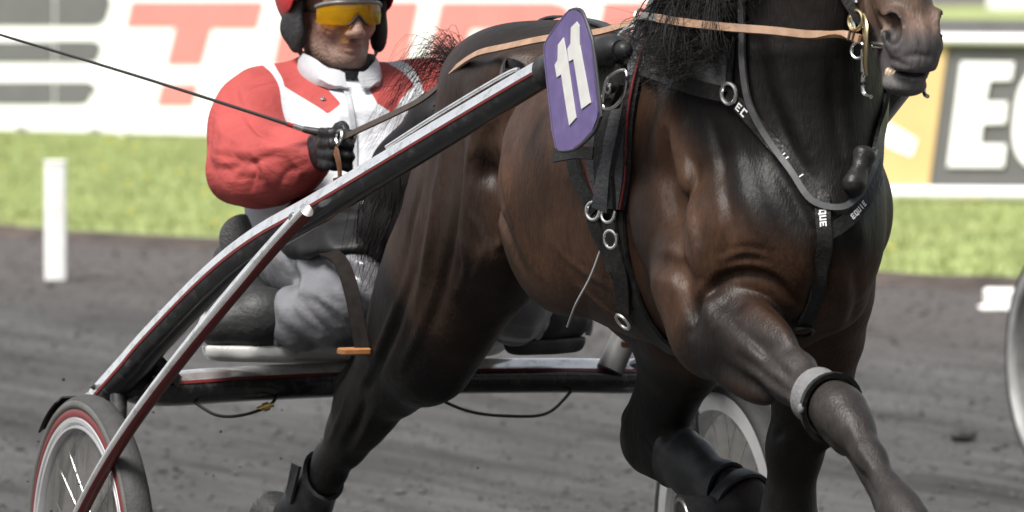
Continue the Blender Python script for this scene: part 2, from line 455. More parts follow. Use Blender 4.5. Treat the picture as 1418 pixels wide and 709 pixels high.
# blades of grass over the part of the verge that is in view
def blades(n):
    lat = rng.uniform(-3.9, 3.9, n); dep = rng.uniform(29, 56, n)
    P = np.array([CAM[0], CAM[1], 0]) + RT * lat[:, None] + DH * dep[:, None]
    keep = ((P - E0) @ EN > .02); P = P[keep]; k = len(P); P[:, 2] = .05
    hgt = rng.uniform(.018, .05, k); ang = rng.uniform(0, 6.283, k); lean = rng.normal(0, .022, (k, 2)); w = rng.uniform(.004, .008, k)
    dx = np.stack([np.cos(ang) * w, np.sin(ang) * w, np.zeros(k)], 1); tip = P + np.concatenate([lean, hgt[:, None]], 1)
    V = np.stack([P - dx, P + dx, tip], 1).reshape(-1, 3); return V, np.arange(3 * k).reshape(-1, 3)
blade_m = mat('grass_blades', (.25, .30, .112), .7, noise=.28, nscale=1.6, dirt=(.30, .28, .09), dscale=2.0, damount=.6)
tag(obj('grass', blades(130000), blade_m, None, False), 'short mown grass with straw-coloured patches on the verge', 'grass', kind='stuff')
def flowers(n):
    Vs = []; Fs = []; k = 0
    for _ in range(n):
        p = np.array([CAM[0], CAM[1], 0]) + RT * rng.uniform(-3.5, 3.5) + DH * rng.uniform(30, 50)
        if (p - E0) @ EN < .4: continue
        p[2] = .09; v, f = ell(p, (.014, .014, .007), nu=6, nv=3); Vs.append(v); Fs += [[i + k for i in q] for q in f]; k += len(v)
    return np.concatenate(Vs), Fs
tag(obj('dandelions', flowers(160), mat('dandelion', (.65, .48, .03), .7), None), 'tiny yellow flowers scattered through the verge grass', 'flowers', kind='stuff')
# crumbs and clods of cinder
def clods(n):
    ph = (np.array([[0, 0, 1], [1, 0, .1], [.2, 1, 0], [-.9, .4, .1], [-.5, -.9, 0], [.6, -.8, .1], [0, 0, -.5]]) * .5)
    fc = np.array([[0, 1, 2], [0, 2, 3], [0, 3, 4], [0, 4, 5], [0, 5, 1], [6, 2, 1], [6, 3, 2], [6, 4, 3], [6, 5, 4], [6, 1, 5]])
    lat = rng.uniform(-2.8, 2.8, n); dep = rng.uniform(17, 36, n)
    P = np.array([CAM[0], CAM[1], 0]) + RT * lat[:, None] + DH * dep[:, None]
    P = P[(P - E0) @ EN < -.1]; n = len(P); s = np.minimum(rng.lognormal(-5.0, .6, n), .04)
    a = rng.uniform(0, 6.28, n); ca, sa = np.cos(a), np.sin(a)
    Q = ph[None] * s[:, None, None] * rng.uniform(.7, 1.4, (n, 7, 1))
    x = Q[..., 0] * ca[:, None] - Q[..., 1] * sa[:, None]; y = Q[..., 0] * sa[:, None] + Q[..., 1] * ca[:, None]
    V = np.stack([x, y, Q[..., 2] * .7], -1) + P[:, None]; V[..., 2] += s[:, None] * .12
    return V.reshape(-1, 3), (fc[None] + 7 * np.arange(n)[:, None, None]).reshape(-1, 3)
tag(obj('cinder_crumbs', clods(40000), mat('loose_cinder', (.052, .050, .049), .95, noise=.5, nscale=3), None, False), 'loose dark crumbs of cinder strewn over the track', 'cinders', kind='stuff')
def clod(c, s, seed):
    V, F = ell(c, (s, s * .8, s * .6), nu=12, nv=8); g = np.random.default_rng(seed); c = np.asarray(c)
    V = c + (V - c) * (1 + .35 * np.sin(V @ g.normal(0, 2.2 / s, 3))[:, None] * .6 + g.normal(0, .07, (len(V), 1))); return V, F
def flung(n):
    Vs = []; Fs = []; k = 0
    for i in range(n):
        p = np.array([rng.uniform(-1.1, .3), rng.uniform(-.5, .1), rng.uniform(.12, .6)]) if i % 3 else np.array([rng.uniform(-.5, .1), rng.uniform(-.74, -.64), rng.uniform(.4, .7)])
        v, f = ell(p, rng.uniform(.0012, .0042, 3), nu=5, nv=3); Vs.append(v); Fs += [[q + k for q in g] for g in f]; k += len(v)
    return np.concatenate(Vs), Fs
tag(obj('flung_dirt', flung(34), mat('flung_cinder', (.03, .028, .028), .9), None), 'specks of cinder thrown up behind the hind hoof and wheel', 'dirt', kind='stuff')
clod_m = mat('wet_clod', (.028, .026, .026), .8, noise=.4, nscale=60, bump=.6, bscale=80)
c0 = PZ(1336, 612); tag(obj('earth_clod', clod(c0 + (0, 0, .02), .045, 5), clod_m, None), 'largest dark clod lying on the cinder track', 'clod')

# white post and block at the edge of the grass
white_pl = mat('white_rail_plastic', (.82, .82, .79), .45, noise=.06, nscale=14, dirt=(.35, .31, .26), dscale=9, damount=.35)
pb = PZ(77, 389)
def post(c, w, h, ax):
    prof = [(w / 2, 0), (w / 2, h - .012), (w / 2 - .010, h), (0, h + .004)]
    return lathe(c, (0, 0, 1), prof, 28)
p_ = empty('rail_post', pb, 'low white plastic post standing where cinders meet grass', 'post')
ax_ = (nrm(RT + DH * .12), nrm(DH - RT * .12), np.array([0, 0, 1.0]))
obj('post_tube', box(pb + (0, 0, .26), (.094, .094, .52), ax_, .012), white_pl, p_); obj('cap', box(pb + (0, 0, .527), (.100, .100, .014), ax_, .012), white_pl, p_)
bb = PZ(1388, 428); bx_ = np.array([RT, DH, (0, 0, 1)])
e_ = empty('marker_block', bb, 'small white plastic block lying at the grass edge beside a passing wheel', 'marker')
obj('block_body', box(bb + (0, 0, .042), (.15, .16, .084), bx_, .018), white_pl, e_); obj('block_foot', box(bb + (0, 0, .006), (.19, .20, .012), bx_, .01), white_pl, e_)

# advertising boards
board_w = mat('white_banner_vinyl', (.82, .82, .82), .5, noise=.03, nscale=3, bump=.12, bscale=4)
pale_red = mat('hazed_red_print', (.57, .20, .185), .5, noise=.06, nscale=4); grey_pr = mat('grey_print', (.115, .115, .118), .5, noise=.08, nscale=4)  # overexposure haze on the red letters is put into their pale colour
tan_pr = mat('ochre_print', (.58, .41, .19), .5, noise=.05, nscale=4); slate = mat('slate_panel', (.115, .113, .115), .5, noise=.08, nscale=5); steel_w = mat('white_rail_metal', (.80, .80, .80), .35, noise=.04, nscale=6)
frame_g = mat('grey_frame_metal', (.28, .28, .285), .45, noise=.08, nscale=9)
class Plane:
    def __init__(s, a, b):
        s.p = np.array(a, float); s.u = nrm((np.array(b) - s.p) * (1, 1, 0)); s.n = np.array([s.u[1], -s.u[0], 0])
        if s.n @ DH > 0: s.n = -s.n                       # towards the camera
    def at(s, px, py, off=0.0):
        d = ray(px, py); p0 = s.p + s.n * off; t = ((p0 - CAM) @ s.n) / (d @ s.n); return CAM + d * t
    def s_(s, px, py=200): return (s.at(px, py) - s.p) @ s.u
LB = Plane(PZ(-300, 186), PZ(1000, 221))
def board_panel(name, label, x0, x1, zlo, zhi, P, face, fr, th=.035):
    a = P.p + P.u * x0; b = P.p + P.u * x1; mid = (a + b) / 2
    e = empty(name, (mid[0], mid[1], 0.055), label, 'board', 'trackside advertising boards')
    g = 7; V = []; F = []
    xs_ = np.linspace(x0 + .004, x1 - .004, 25); zs_ = np.linspace(zlo, zhi, g)
    for xx in xs_:
        for zz in zs_: V.append(P.p + P.u * xx + P.n * (.006 * math.sin(xx * 5.1) * (zz - zlo) * 0 + .0) + np.array([0, 0, zz]))
    for i in range(24):
        for j in range(g - 1): F.append([i * g + j, (i + 1) * g + j, (i + 1) * g + j + 1, i * g + j + 1])
    V = np.array(V); Vb = V - P.n * th; n = len(V); F2 = F + [[q + n for q in f[::-1]] for f in F]
    bd = [i * g for i in range(25)] + [24 * g + j for j in range(1, g)] + [i * g + g - 1 for i in range(23, -1, -1)] + [j for j in range(g - 2, 0, -1)]
    for i in range(len(bd)):
        j = (i + 1) % len(bd); F2.append([bd[i], bd[i] + n, bd[j] + n, bd[j]])
    obj('panel', (np.concatenate([V, Vb]), F2), face, e, False)
    for k in range(3):
        xx = x0 + (x1 - x0) * (.12 + .38 * k); q = P.p + P.u * xx - P.n * (th + .03)
        obj('leg', box(q + (0, 0, (zhi + .055) / 2), (.04, .04, zhi - .055), (P.u, P.n, (0, 0, 1))), fr, e, False)
    return e
def prints(e, P, mat_, polys, off=.003, th=.003, name='letter'):
    for pl in polys: obj(name, plate([P.at(x, y, off) for x, y in pl], P.n, th), mat_, e, False)
def rounded(x0, y0, x1, y1, sl, r):
    """bar with a round right end, its right edge leaning by sl"""
    pts = [(x0, y1), (x0, y0)]
    for k in range(7): a = R(-90 + 15 * k); pts.append((x1 - r + r * math.cos(a), y0 + r + r * math.sin(a)))
    for k in range(7): a = R(15 * k); pts.append((x1 - sl - r + r * math.cos(a), y1 - r + r * math.sin(a)))
    return pts
s75 = LB.s_(76); sL = LB.s_(-560); sR = LB.s_(1010)
bA = board_panel('advertising_board', 'white advertising board with a grey slanted letter made of stripes', sL, s75, .075, 1.32, LB, board_w, frame_g)
bB = board_panel('advertising_board', 'white advertising board with large pale red slanted letters behind the driver', s75, sR, .075, 1.32, LB, board_w, frame_g)
prints(bA, LB, grey_pr, [[(-60, -40), (74, -40), (74, 36), (-80, 36)], [(-85, 57), (74, 57), (74, 87), (-90, 87)], [(-95, 113), (74, 113), (74, 145), (-100, 145)]])
prints(bB, LB, grey_pr, [rounded(77, -14, 154, 36, 4, 20), rounded(77, 56, 141, 87, 3, 13), rounded(77, 113, 134, 145, 8, 14)])
prints(bB, LB, pale_red, [[(182, 2), (366, 2), (356, 40), (293, 40), (279, 90), (230, 90), (243, 38), (174, 38)], [(224, 116), (275, 116), (267, 147), (216, 147)],
    [(396, 2), (581, 2), (563, 90), (377, 90)], [(371, 116), (557, 116), (551, 147), (364, 147)],
    [(611, 3), (765, 3), (783, 8), (792, 20), (786, 44), (652, 40), (640, 90), (592, 90)], [(652, 68), (780, 68), (772, 90), (647, 90)], [(586, 116), (640, 116), (633, 147), (579, 147)],
    [(836, 3), (992, 3), (984, 38), (880, 38), (870, 90), (818, 90)]])
# short feet under it
for px in (30, 133, 173, 480): 
    q = LB.at(px, 183, .02); q[2] = 0
    f_ = obj('foot', box(q + (0, 0, .075), (.05, .09, .07), (LB.u, LB.n, (0, 0, 1)), .008), white_pl if px == 173 else frame_g, bA if px < 76 else bB)
# nearer board on the right: ochre and slate panels between white rails
RB = Plane(PZ(1180, 290), PZ(1418, 296))
mid = RB.at(1340, 290)
r0 = empty('advertising_board', (mid[0], mid[1], .055), 'slate and ochre board between white rails with large white capitals', 'board', 'trackside advertising boards')
def rb_poly(pts, off, th, m_, name): return obj(name, plate([RB.at(x, y, off) for x, y in pts], RB.n, th), m_, r0, False)
rb_poly([(1000, 25), (1760, 30), (1760, 291), (1000, 285)], -.03, .025, slate, 'panel')
rb_poly([(1000, 63), (1313, 63), (1287, 258), (1000, 252)], 0, .006, tan_pr, 'printed_field')
rb_poly([(1207, 158), (1222, 164), (1271, 194), (1263, 217), (1240, 208), (1207, 192)], .009, .003, board_w, 'printed_stroke')
rb_poly([(1331, 85), (1405, 86), (1401, 111), (1371, 111.5), (1365, 140.5), (1396, 140.5), (1393, 171), (1361, 172), (1358, 199), (1394, 199.5), (1390, 231.5), (1312, 231)], .009, .004, board_w, 'letter')
oc = (1462, 160); ov = []; iv = []
for k in range(40):
    a = 2 * math.pi * k / 40; ex = 2 / 2.6
    sgn = lambda v: math.copysign(abs(v) ** ex, v)
    for lst, rx, ry_ in ((ov, 58, 77), (iv, 27, 48)): lst.append(RB.at(oc[0] + rx * sgn(math.cos(a)) - (sgn(math.sin(a)) * ry_) * .11, oc[1] + ry_ * sgn(math.sin(a)), .010))
ov = np.array(ov); iv = np.array(iv); V = np.concatenate([ov, iv, ov + RB.n * .004, iv + RB.n * .004]); n_ = 40; F = []
for k in range(40):
    j = (k + 1) % 40; F += [[80 + k, 80 + j, 120 + j, 120 + k], [k, j, 80 + j, 80 + k], [40 + j, 40 + k, 120 + k, 120 + j]]
obj('letter', (V, F), board_w, r0, False)
obj('letter', plate([RB.at(x, y, .0145) for x, y in ((1470, 196), (1496, 190), (1520, 236), (1492, 240))], RB.n, .003), board_w, r0, False)
for y0, y1, o_ in ((47, 62, .03), (259, 278, .03)):
    a = RB.at(1000, (y0 + y1) / 2 - 3, o_); b_ = RB.at(1760, (y0 + y1) / 2 + 3, o_); obj('rail', tube([a, b_], (y1 - y0) / 2 / 247, 14), steel_w, r0)
obj('base_rail', plate([RB.at(x, y, 0.0) for x, y in ((1000, 276), (1760, 281), (1760, 291), (1000, 286))], RB.n, .02), frame_g, r0, False)
for px in (1060, 1240, 1400, 1600):
    q = RB.at(px, 288, -.07); obj('leg', box((q[0], q[1], .055 + .22), (.05, .05, .44), (RB.u, RB.n, (0, 0, 1))), frame_g, r0, False)
# far white panel on the infield grass
q = PZ(1405, 21); e_ = empty('infield_panel', q, 'plain white panel on the grass beyond the slate board', 'board')
obj('panel', box(q + (0, 0, .55), (.9, .05, .9), (RT, DH, (0, 0, 1))), steel_w, e_, False)
for s in (-1, 1): obj('leg', box(q + RT * s * .38 + DH * .05 + (0, 0, .35), (.06, .05, .7), (RT, DH, (0, 0, 1))), frame_g, e_, False)

# trees added out of view behind the camera to darken reflections: many leaf-sized faces over trunks
def unseen_tree_screen():
    V = []; F = []; n0 = 0; g = np.random.default_rng(77)
    for k in range(46):
        a = R(-150 + 300 * k / 45) + g.normal(0, .02); rad = 62 + g.uniform(-5, 7)
        fwd_ = -DH; lat_ = RT; c = np.array([CAM[0], CAM[1], 0]) + (fwd_ * math.cos(a * .6) + lat_ * math.sin(a * .6)) * rad - fwd_ * 16
        h = g.uniform(15, 21); n = 420
        z = g.uniform(.12, 1, n); r_ = (1 - ((z - .5) / .62) ** 2).clip(.05, 1) ** .5 * g.uniform(3.6, 5.2) * g.uniform(.35, 1, n) ** .4
        t = g.uniform(0, 6.283, n); P = c + np.stack([np.cos(t) * r_, np.sin(t) * r_, z * h], 1)
        s_ = g.uniform(.5, 1.15, n)[:, None]; u = g.normal(0, 1, (n, 3)); u /= np.linalg.norm(u, axis=1)[:, None]; w = np.cross(u, g.normal(0, 1, (n, 3))); w /= np.linalg.norm(w, axis=1)[:, None]
        q = np.stack([P - u * s_, P + w * s_ * .6, P + u * s_, P - w * s_ * .6], 1).reshape(-1, 3); V.append(q)
        F.append(np.arange(4 * n).reshape(-1, 4) + n0); n0 += 4 * n
        tv, tf_ = tube([c, c + (0, 0, h * .4), c + (0.2, .1, h * .8)], [.35, .25, .08], 8); V.append(tv); F += [np.array([f + [f[-1]] * (4 - len(f)) for f in tf_ if len(f) == 4]) + n0]; n0 += len(tv)
    return np.concatenate(V), np.concatenate(F)
tag(obj('unseen_tree_screen', unseen_tree_screen(), mat('tree_screen_foliage', (.045, .07, .025), .7, noise=.5, nscale=.4), None, False), 'belt of dark trees added out of view to darken reflections on the horse', 'trees', kind='stuff')
# ================================================================ HORSE
def coat_material():
    M = bpy.data.materials.new('bay_coat'); M.use_nodes = True; n = M.node_tree.nodes; l = M.node_tree.links; b = n['Principled BSDF']
    at = n.new('ShaderNodeAttribute'); at.attribute_name = 'coat'
    tc = n.new('ShaderNodeTexCoord')
    def noise(sc, det=6, stretch=None):
        t = n.new('ShaderNodeTexNoise'); t.inputs['Scale'].default_value = sc; t.inputs['Detail'].default_value = det
        mp = n.new('ShaderNodeMapping'); l.new(tc.outputs['Object'], mp.inputs['Vector'])
        if stretch: mp.inputs['Scale'].default_value = stretch
        l.new(mp.outputs[0], t.inputs['Vector']); return t
    def mult(src, t, lo, hi, a=0.3, c=0.7):
        r = n.new('ShaderNodeMapRange'); r.inputs['From Min'].default_value = a; r.inputs['From Max'].default_value = c
        r.inputs['To Min'].default_value = lo; r.inputs['To Max'].default_value = hi; l.new(t.outputs['Fac'], r.inputs['Value'])
        x = n.new('ShaderNodeMix'); x.data_type = 'RGBA'; x.blend_type = 'MULTIPLY'; x.inputs[0].default_value = 1
        l.new(src, x.inputs[6]); l.new(r.outputs[0], x.inputs[7]); return x.outputs[2]
    c = mult(at.outputs['Color'], noise(4.5, 5), 0.72, 1.28)
    c = mult(c, noise(150, 5, (1, 1, 0.22)), 0.80, 1.20)
    c = mult(c, noise(22, 6, (1, 1, .6)), 0.80, 1.22)
    l.new(c, b.inputs['Base Color'])
    tr = noise(7, 5); rr = n.new('ShaderNodeMapRange'); rr.inputs['From Min'].default_value = 0.3; rr.inputs['From Max'].default_value = 0.7
    rr.inputs['To Min'].default_value = 0.44; rr.inputs['To Max'].default_value = 0.60; l.new(tr.outputs['Fac'], rr.inputs['Value']); l.new(rr.outputs[0], b.inputs['Roughness'])
    b.inputs['Specular IOR Level'].default_value = 0.24
    b.inputs['Sheen Weight'].default_value = 0.0; b.inputs['Sheen Roughness'].default_value = 0.4
    b.inputs['Sheen Tint'].default_value = (0.6, 0.5, 0.45, 1)
    # fine hair lie, soft muscle ripple and skin folds
    h1 = noise(260, 3, (1, 1, 0.12)); h2 = noise(16, 6, (1, 1, 0.7)); h3 = noise(55, 4, (1, 1, 0.5))
    a1 = n.new('ShaderNodeMath'); a1.operation = 'MULTIPLY_ADD'; a1.inputs[1].default_value = 0.20; l.new(h1.outputs['Fac'], a1.inputs[0])
    a2 = n.new('ShaderNodeMath'); a2.operation = 'MULTIPLY_ADD'; a2.inputs[1].default_value = 0.5; l.new(h2.outputs['Fac'], a2.inputs[0])
    a3 = n.new('ShaderNodeMath'); a3.operation = 'MULTIPLY'; a3.inputs[1].default_value = 0.26; l.new(h3.outputs['Fac'], a3.inputs[0])
    l.new(a3.outputs[0], a2.inputs[2]); l.new(a2.outputs[0], a1.inputs[2])
    vn = noise(5.5, 3); vn.noise_type = 'RIDGED_MULTIFRACTAL'; vn.inputs['Roughness'].default_value = .35; vn.inputs['Distortion'].default_value = .6
    a4 = n.new('ShaderNodeMath'); a4.operation = 'MULTIPLY_ADD'; a4.inputs[1].default_value = .07; l.new(vn.outputs['Fac'], a4.inputs[0]); l.new(a3.outputs[0], a4.inputs[2]); l.new(a4.outputs[0], a2.inputs[2])
    bp = n.new('ShaderNodeBump'); bp.inputs['Strength'].default_value = 0.5; bp.inputs['Distance'].default_value = 0.012
    l.new(a1.outputs[0], bp.inputs['Height']); l.new(bp.outputs[0], b.inputs['Normal'])
    return M
COAT = coat_material()
HAIR = mat('black_hair', (.007, .006, .006), 0.45, noise=0.4, nscale=40, spec=0.22)
HOOF = mat('dark_hoof_horn', (.022, .020, .019), 0.5, noise=0.3, nscale=60, bump=0.3)

def hermite(xs, ys, x):
    """smooth monotone-ish interpolation of section tables"""
    xs = np.array(xs, float); ys = np.array(ys, float); m_ = np.gradient(ys, xs)
    i = np.clip(np.searchsorted(xs, x) - 1, 0, len(xs) - 2); h = xs[i + 1] - xs[i]; t = np.clip((x - xs[i]) / h, 0, 1)
    return (2 * t ** 3 - 3 * t ** 2 + 1) * ys[i] + (t ** 3 - 2 * t ** 2 + t) * h * m_[i] + (-2 * t ** 3 + 3 * t ** 2) * ys[i + 1] + (t ** 3 - t ** 2) * h * m_[i + 1]

YC = -0.03                                             # the horse runs a little to the right of the cart's middle line
SX  = [0.44, 0.51, 0.60, 0.75, 0.95, 1.10, 1.30, 1.50, 1.65, 1.80, 1.95, 2.05, 2.11]
STP = [1.14, 1.26, 1.345, 1.40, 1.405, 1.39, 1.38, 1.41, 1.45, 1.43, 1.33, 1.23, 1.10]
SBT = [1.04, 1.00, 0.985, 0.97, 0.925, 0.875, 0.832, 0.812, 0.805, 0.82, 0.87, 0.93, 1.02]
SRY = [0.05, 0.115, 0.150, 0.160, 0.150, 0.218, 0.238, 0.212, 0.170, 0.158, 0.140, 0.105, 0.04]

RH = [(0.76, -0.11, 1.15, 0.2), (0.675, -0.135, 1.02, 0.19), (0.57, -0.165, 0.89, 0.163), (0.49, -0.172, 0.81, 0.148), (0.345, -0.175, 0.735, 0.1015), (0.23, -0.178, 0.66, 0.0733), (0.16, -0.18, 0.62, 0.0677), (0.09, -0.18, 0.57, 0.0526), (-0.006, -0.18, 0.504, 0.0414), (-0.127, -0.18, 0.42, 0.0385), (-0.18, -0.18, 0.385, 0.0489), (-0.22, -0.18, 0.375, 0.0432), (-0.27, -0.18, 0.37, 0.0395)]
LH = [(0.8, 0.08, 1.12, 0.21), (0.93, 0.12, 0.98, 0.185), (1.04, 0.145, 0.88, 0.15), (0.97, 0.16, 0.79, 0.1032), (0.89, 0.168, 0.7, 0.0731), (0.83, 0.17, 0.635, 0.0619), (0.8, 0.17, 0.605, 0.0628), (0.87, 0.175, 0.585, 0.0516), (0.97, 0.185, 0.56, 0.0404), (1.1, 0.2, 0.525, 0.0378), (1.17, 0.21, 0.505, 0.0456), (1.185, 0.18, 0.49, 0.0396), (1.165, 0.15, 0.484, 0.0361)]
RFL = [(1.93, -0.115, 1.06, 0.12), (1.83, -0.145, 0.96, 0.118), (1.86, -0.155, 0.885, 0.092), (1.95, -0.157, 0.865, 0.076), (2.05, -0.155, 0.844, 0.054), (2.17, -0.152, 0.81, 0.0414), (2.255, -0.15, 0.785, 0.0351), (2.32, -0.149, 0.77, 0.0387), (2.36, -0.148, 0.757, 0.0405), (2.4, -0.147, 0.733, 0.0333), (2.463, -0.145, 0.69, 0.0243), (2.53, -0.143, 0.64, 0.0234), (2.57, -0.142, 0.612, 0.0342), (2.61, -0.14, 0.585, 0.0333), (2.66, -0.14, 0.55, 0.0306)]
LFL = [(1.83, 0.055, 1.06, 0.105), (1.71, 0.105, 0.93, 0.1), (1.65, 0.13, 0.85, 0.086), (1.59, 0.14, 0.75, 0.066), (1.54, 0.138, 0.64, 0.0512), (1.515, 0.137, 0.53, 0.0456), (1.505, 0.137, 0.48, 0.0493), (1.485, 0.137, 0.43, 0.0428), (1.44, 0.137, 0.34, 0.0316), (1.36, 0.137, 0.195, 0.0298), (1.335, 0.137, 0.14, 0.04), (1.35, 0.137, 0.105, 0.0353), (1.38, 0.137, 0.065, 0.0335)]

B = Field((-0.36, -0.40, -0.01), (2.76, 0.36, 1.95), 0.0062)
# trunk
sl, X, Y, Z = B.win((0.36, -0.42, 0.74), (2.16, 0.42, 1.55))
xs = X[:, 0, 0].astype(float)
tp = hermite(SX, STP, xs); bt = hermite(SX, SBT, xs); ry = np.maximum(hermite(SX, SRY, xs), 0.02)
zc = bt + (tp - bt) * 0.47; rt = tp - zc; rb = zc - bt
out = ((xs < SX[0]) * (SX[0] - xs) + (xs > SX[-1]) * (xs - SX[-1]))[:, None, None]
rz = np.where(Z > zc[:, None, None], rt[:, None, None], rb[:, None, None])
yy = np.abs(Y - YC) / ry[:, None, None]; zz = np.abs(Z - zc[:, None, None]) / rz
q = (yy ** 2.2 + zz ** 2.2) ** (1 / 2.2)
d = (q - 1) * np.minimum(ry[:, None, None], rz) * 0.9 + out
B.put(sl, d.astype(np.float32), 0, 'u')
# withers and spine ridge
B.chain([(1.40, YC, 1.365, .04), (1.56, YC, 1.42, .04), (1.72, YC, 1.44, .05)], 0.08)
def A3(d, lat=(0, 1, 0)):
    d = nrm(d); o = nrm(np.cross(d, lat)); return (d, np.cross(o, d), o)
for s in (-1, 1):
    o_ = lambda v: YC + s * v
    B.ell((.80, o_(.105), 1.28), (.21, .10, .11), k=0.06)                       # gluteal mass
    B.ell((.62, o_(.10), 1.11), (.10, .078, .19), ax=A3((.15, 0, 1)), k=0.05) # back of the thigh
    B.cone((.97, o_(.140), 1.30), (.90, o_(.165), 1.24), .045, .045, 0.05)     # point of hip
    # shoulder blade with its ridge, triceps, point of shoulder, breast
    B.ell((1.745, o_(.128), 1.25), (.060, .055, .22), ax=A3((-.40, 0, -.45))[::-1], k=0.02)
    B.cone((1.66, o_(.140), 1.36), (1.84, o_(.168), 1.14), .020, .026, 0.016)
    B.ell((1.86, o_(.118), 1.21), (.13, .055, .06), ax=A3((.45, 0, -.55)), k=0.016)
    B.ell((1.70, o_(.150), 1.05), (.14, .058, .095), ax=A3((.70, 0, -.50)), k=0.014)
    B.ell((1.76, o_(.150), .965), (.10, .052, .070), ax=A3((.85, 0, -.25)), k=0.012)
    B.ell((1.92, o_(.100), 1.08), (.115, .072, .090), ax=A3((.25, 0, 1)), k=0.014)
    B.ell((2.00, o_(.047), 1.04), (.070, .052, .12), k=0.010)                 # breast muscle
    B.ell((1.91, o_(.07), .94), (.09, .05, .06), k=0.03)
    B.ell((1.88, o_(.085), 1.32), (.13, .065, .15), k=0.05)                     # base of the neck
    B.ell((1.22, o_(.155), 1.08), (.235, .092, .21), k=0.03)                      # barrel
# neck and crest
lat = ((0, 1, 0), 0.56)
B.chain([(1.74, YC, 1.24, .25), (1.80, YC, 1.38, .225), (1.865, YC + .01, 1.52, .185), (1.92, YC + .025, 1.66, .15), (1.95, .01, 1.78, .125)], 0.08, w=lat)
B.chain([(1.99, YC, 1.18, .07), (2.00, YC + .005, 1.34, .06), (2.01, YC + .02, 1.5, .055), (2.02, .02, 1.62, .052)], 0.04)       # windpipe
for s in (-1, 1):
    B.chain([(1.90, YC + s * .088, 1.16, .040), (1.92, YC + s * .085, 1.34, .040), (1.94, YC + .015 + s * .07, 1.52, .040), (1.96, .01 + s * .065, 1.66, .035)], 0.022)            # neck muscle beside the groove
    B.chain([(1.72, YC + s * .10, 1.36, .05), (1.80, YC + s * .085, 1.48, .05), (1.86, YC + s * .07, 1.62, .045)], 0.03)
# legs
leg_w = ((0, 1, 0), .66)
B.chain(RH, 0.03, w=leg_w); B.chain(LH, 0.03, w=((0, 1, 0), .7))
for LEG in (RFL, LFL): B.chain(LEG, 0.03, w=((0, 1, 0), .92))
B.ell((.80, -.165, 1.01), (.11, .06, .12), k=0.05)                            # stifle fold, right
B.ell((1.03, .13, .93), (.12, .075, .14), k=0.06)
B.chain([(.92, -.185, 1.14, .06), (.86, -.18, 1.0, .05)], 0.07)
# long muscles of the thigh with their seams
B.ell((.575, -.200, 1.00), (.24, .050, .058), ax=A3((.38, 0, 1)), k=0.010)
B.ell((.685, -.205, 1.02), (.24, .050, .062), ax=A3((.28, 0, 1)), k=0.010)
B.ell((.785, -.175, 1.04), (.17, .050, .06), ax=A3((.10, 0, 1)), k=0.014)
B.ell((.43, -.215, .79), (.15, .048, .062), ax=A3((.82, 0, .52)), k=0.018)
B.ell((.47, -.205, .755), (.14, .045, .040), ax=A3((.82, 0, .50)), k=0.016)
# hocks: heel bone, tendon and inner swell
B.chain([(.17, -.18, .63, .040), (.085, -.18, .672, .026)], 0.018); B.chain([(.085, -.18, .672, .022), (.22, -.178, .76, .024), (.34, -.17, .85, .03)], 0.016)
B.ell((.155, -.18, .615), (.058, .048, .055), k=0.016); B.ell((.19, -.215, .615), (.04, .016, .035), k=0.012)
B.chain([(.81, .17, .61, .042), (.735, .17, .635, .028)], 0.018); B.chain([(.735, .17, .635, .024), (.82, .17, .73, .026), (.92, .165, .81, .04)], 0.016)
B.ell((.80, .135, .60), (.04, .016, .04), k=0.012)
# forearm muscles and knees
fa = A3((.95, .03, -.30))
B.ell((1.97, -.192, .885), (.17, .034, .046), ax=fa, k=0.008)
B.ell((1.99, -.160, .912), (.19, .042, .036), ax=fa, k=0.008)
B.ell((1.96, -.175, .822), (.17, .040, .042), ax=fa, k=0.008)
B.chain([(2.03, -.20, .845, .016), (2.2, -.178, .79, .013), (2.30, -.172, .765, .014)], 0.010)
B.ell((2.35, -.148, .770), (.046, .043, .038), ax=fa, k=0.008)
B.ell((2.385, -.148, .752), (.026, .040, .029), ax=fa, k=0.008)
B.cone((2.31, -.148, .735), (2.37, -.147, .712), .020, .022, 0.018)            # back of the knee
B.chain([(2.415, -.146, .695, .017), (2.51, -.143, .618, .016), (2.555, -.142, .585, .020)], 0.010)      # tendon
B.ell((1.60, .17, .79), (.075, .045, .15), k=0.02); B.ell((1.52, .137, .48), (.05, .054, .065), k=0.018)
B.chain([(1.44, .137, .40, .017), (1.335, .137, .22, .016)], 0.010)
B.chain([(-.03, -.18, .535, .018), (-.135, -.18, .462, .017), (-.185, -.18, .43, .02)], 0.010)
B.chain([(.95, .185, .525, .018), (1.09, .20, .488, .017)], 0.010)
# folds: behind the shoulder, above the forearm, elbow, flank hollow, middle of the breast
for s in (-1, 1):
    o_ = lambda v: YC + s * v
    B.chain([(1.57, o_(.235), 1.25, .02), (1.56, o_(.228), 1.10, .03), (1.58, o_(.225), .96, .03)], 0.03, 's')
    B.chain([(.955, o_(.225), 1.26, .03), (.95, o_(.220), 1.12, .05), (.93, o_(.215), .99, .04)], 0.02, 's')
B.chain([(1.76, -.262, 1.00, .010), (1.84, -.262, .995, .012), (1.94, -.238, .965, .011), (2.02, -.20, .935, .010)], 0.022, 's')
B.chain([(2.13, YC, 1.12, .014), (2.125, YC, 1.0, .016), (2.09, YC, .90, .016)], 0.03, 's')
BV, BQ = B.mesh(2)
del B.v

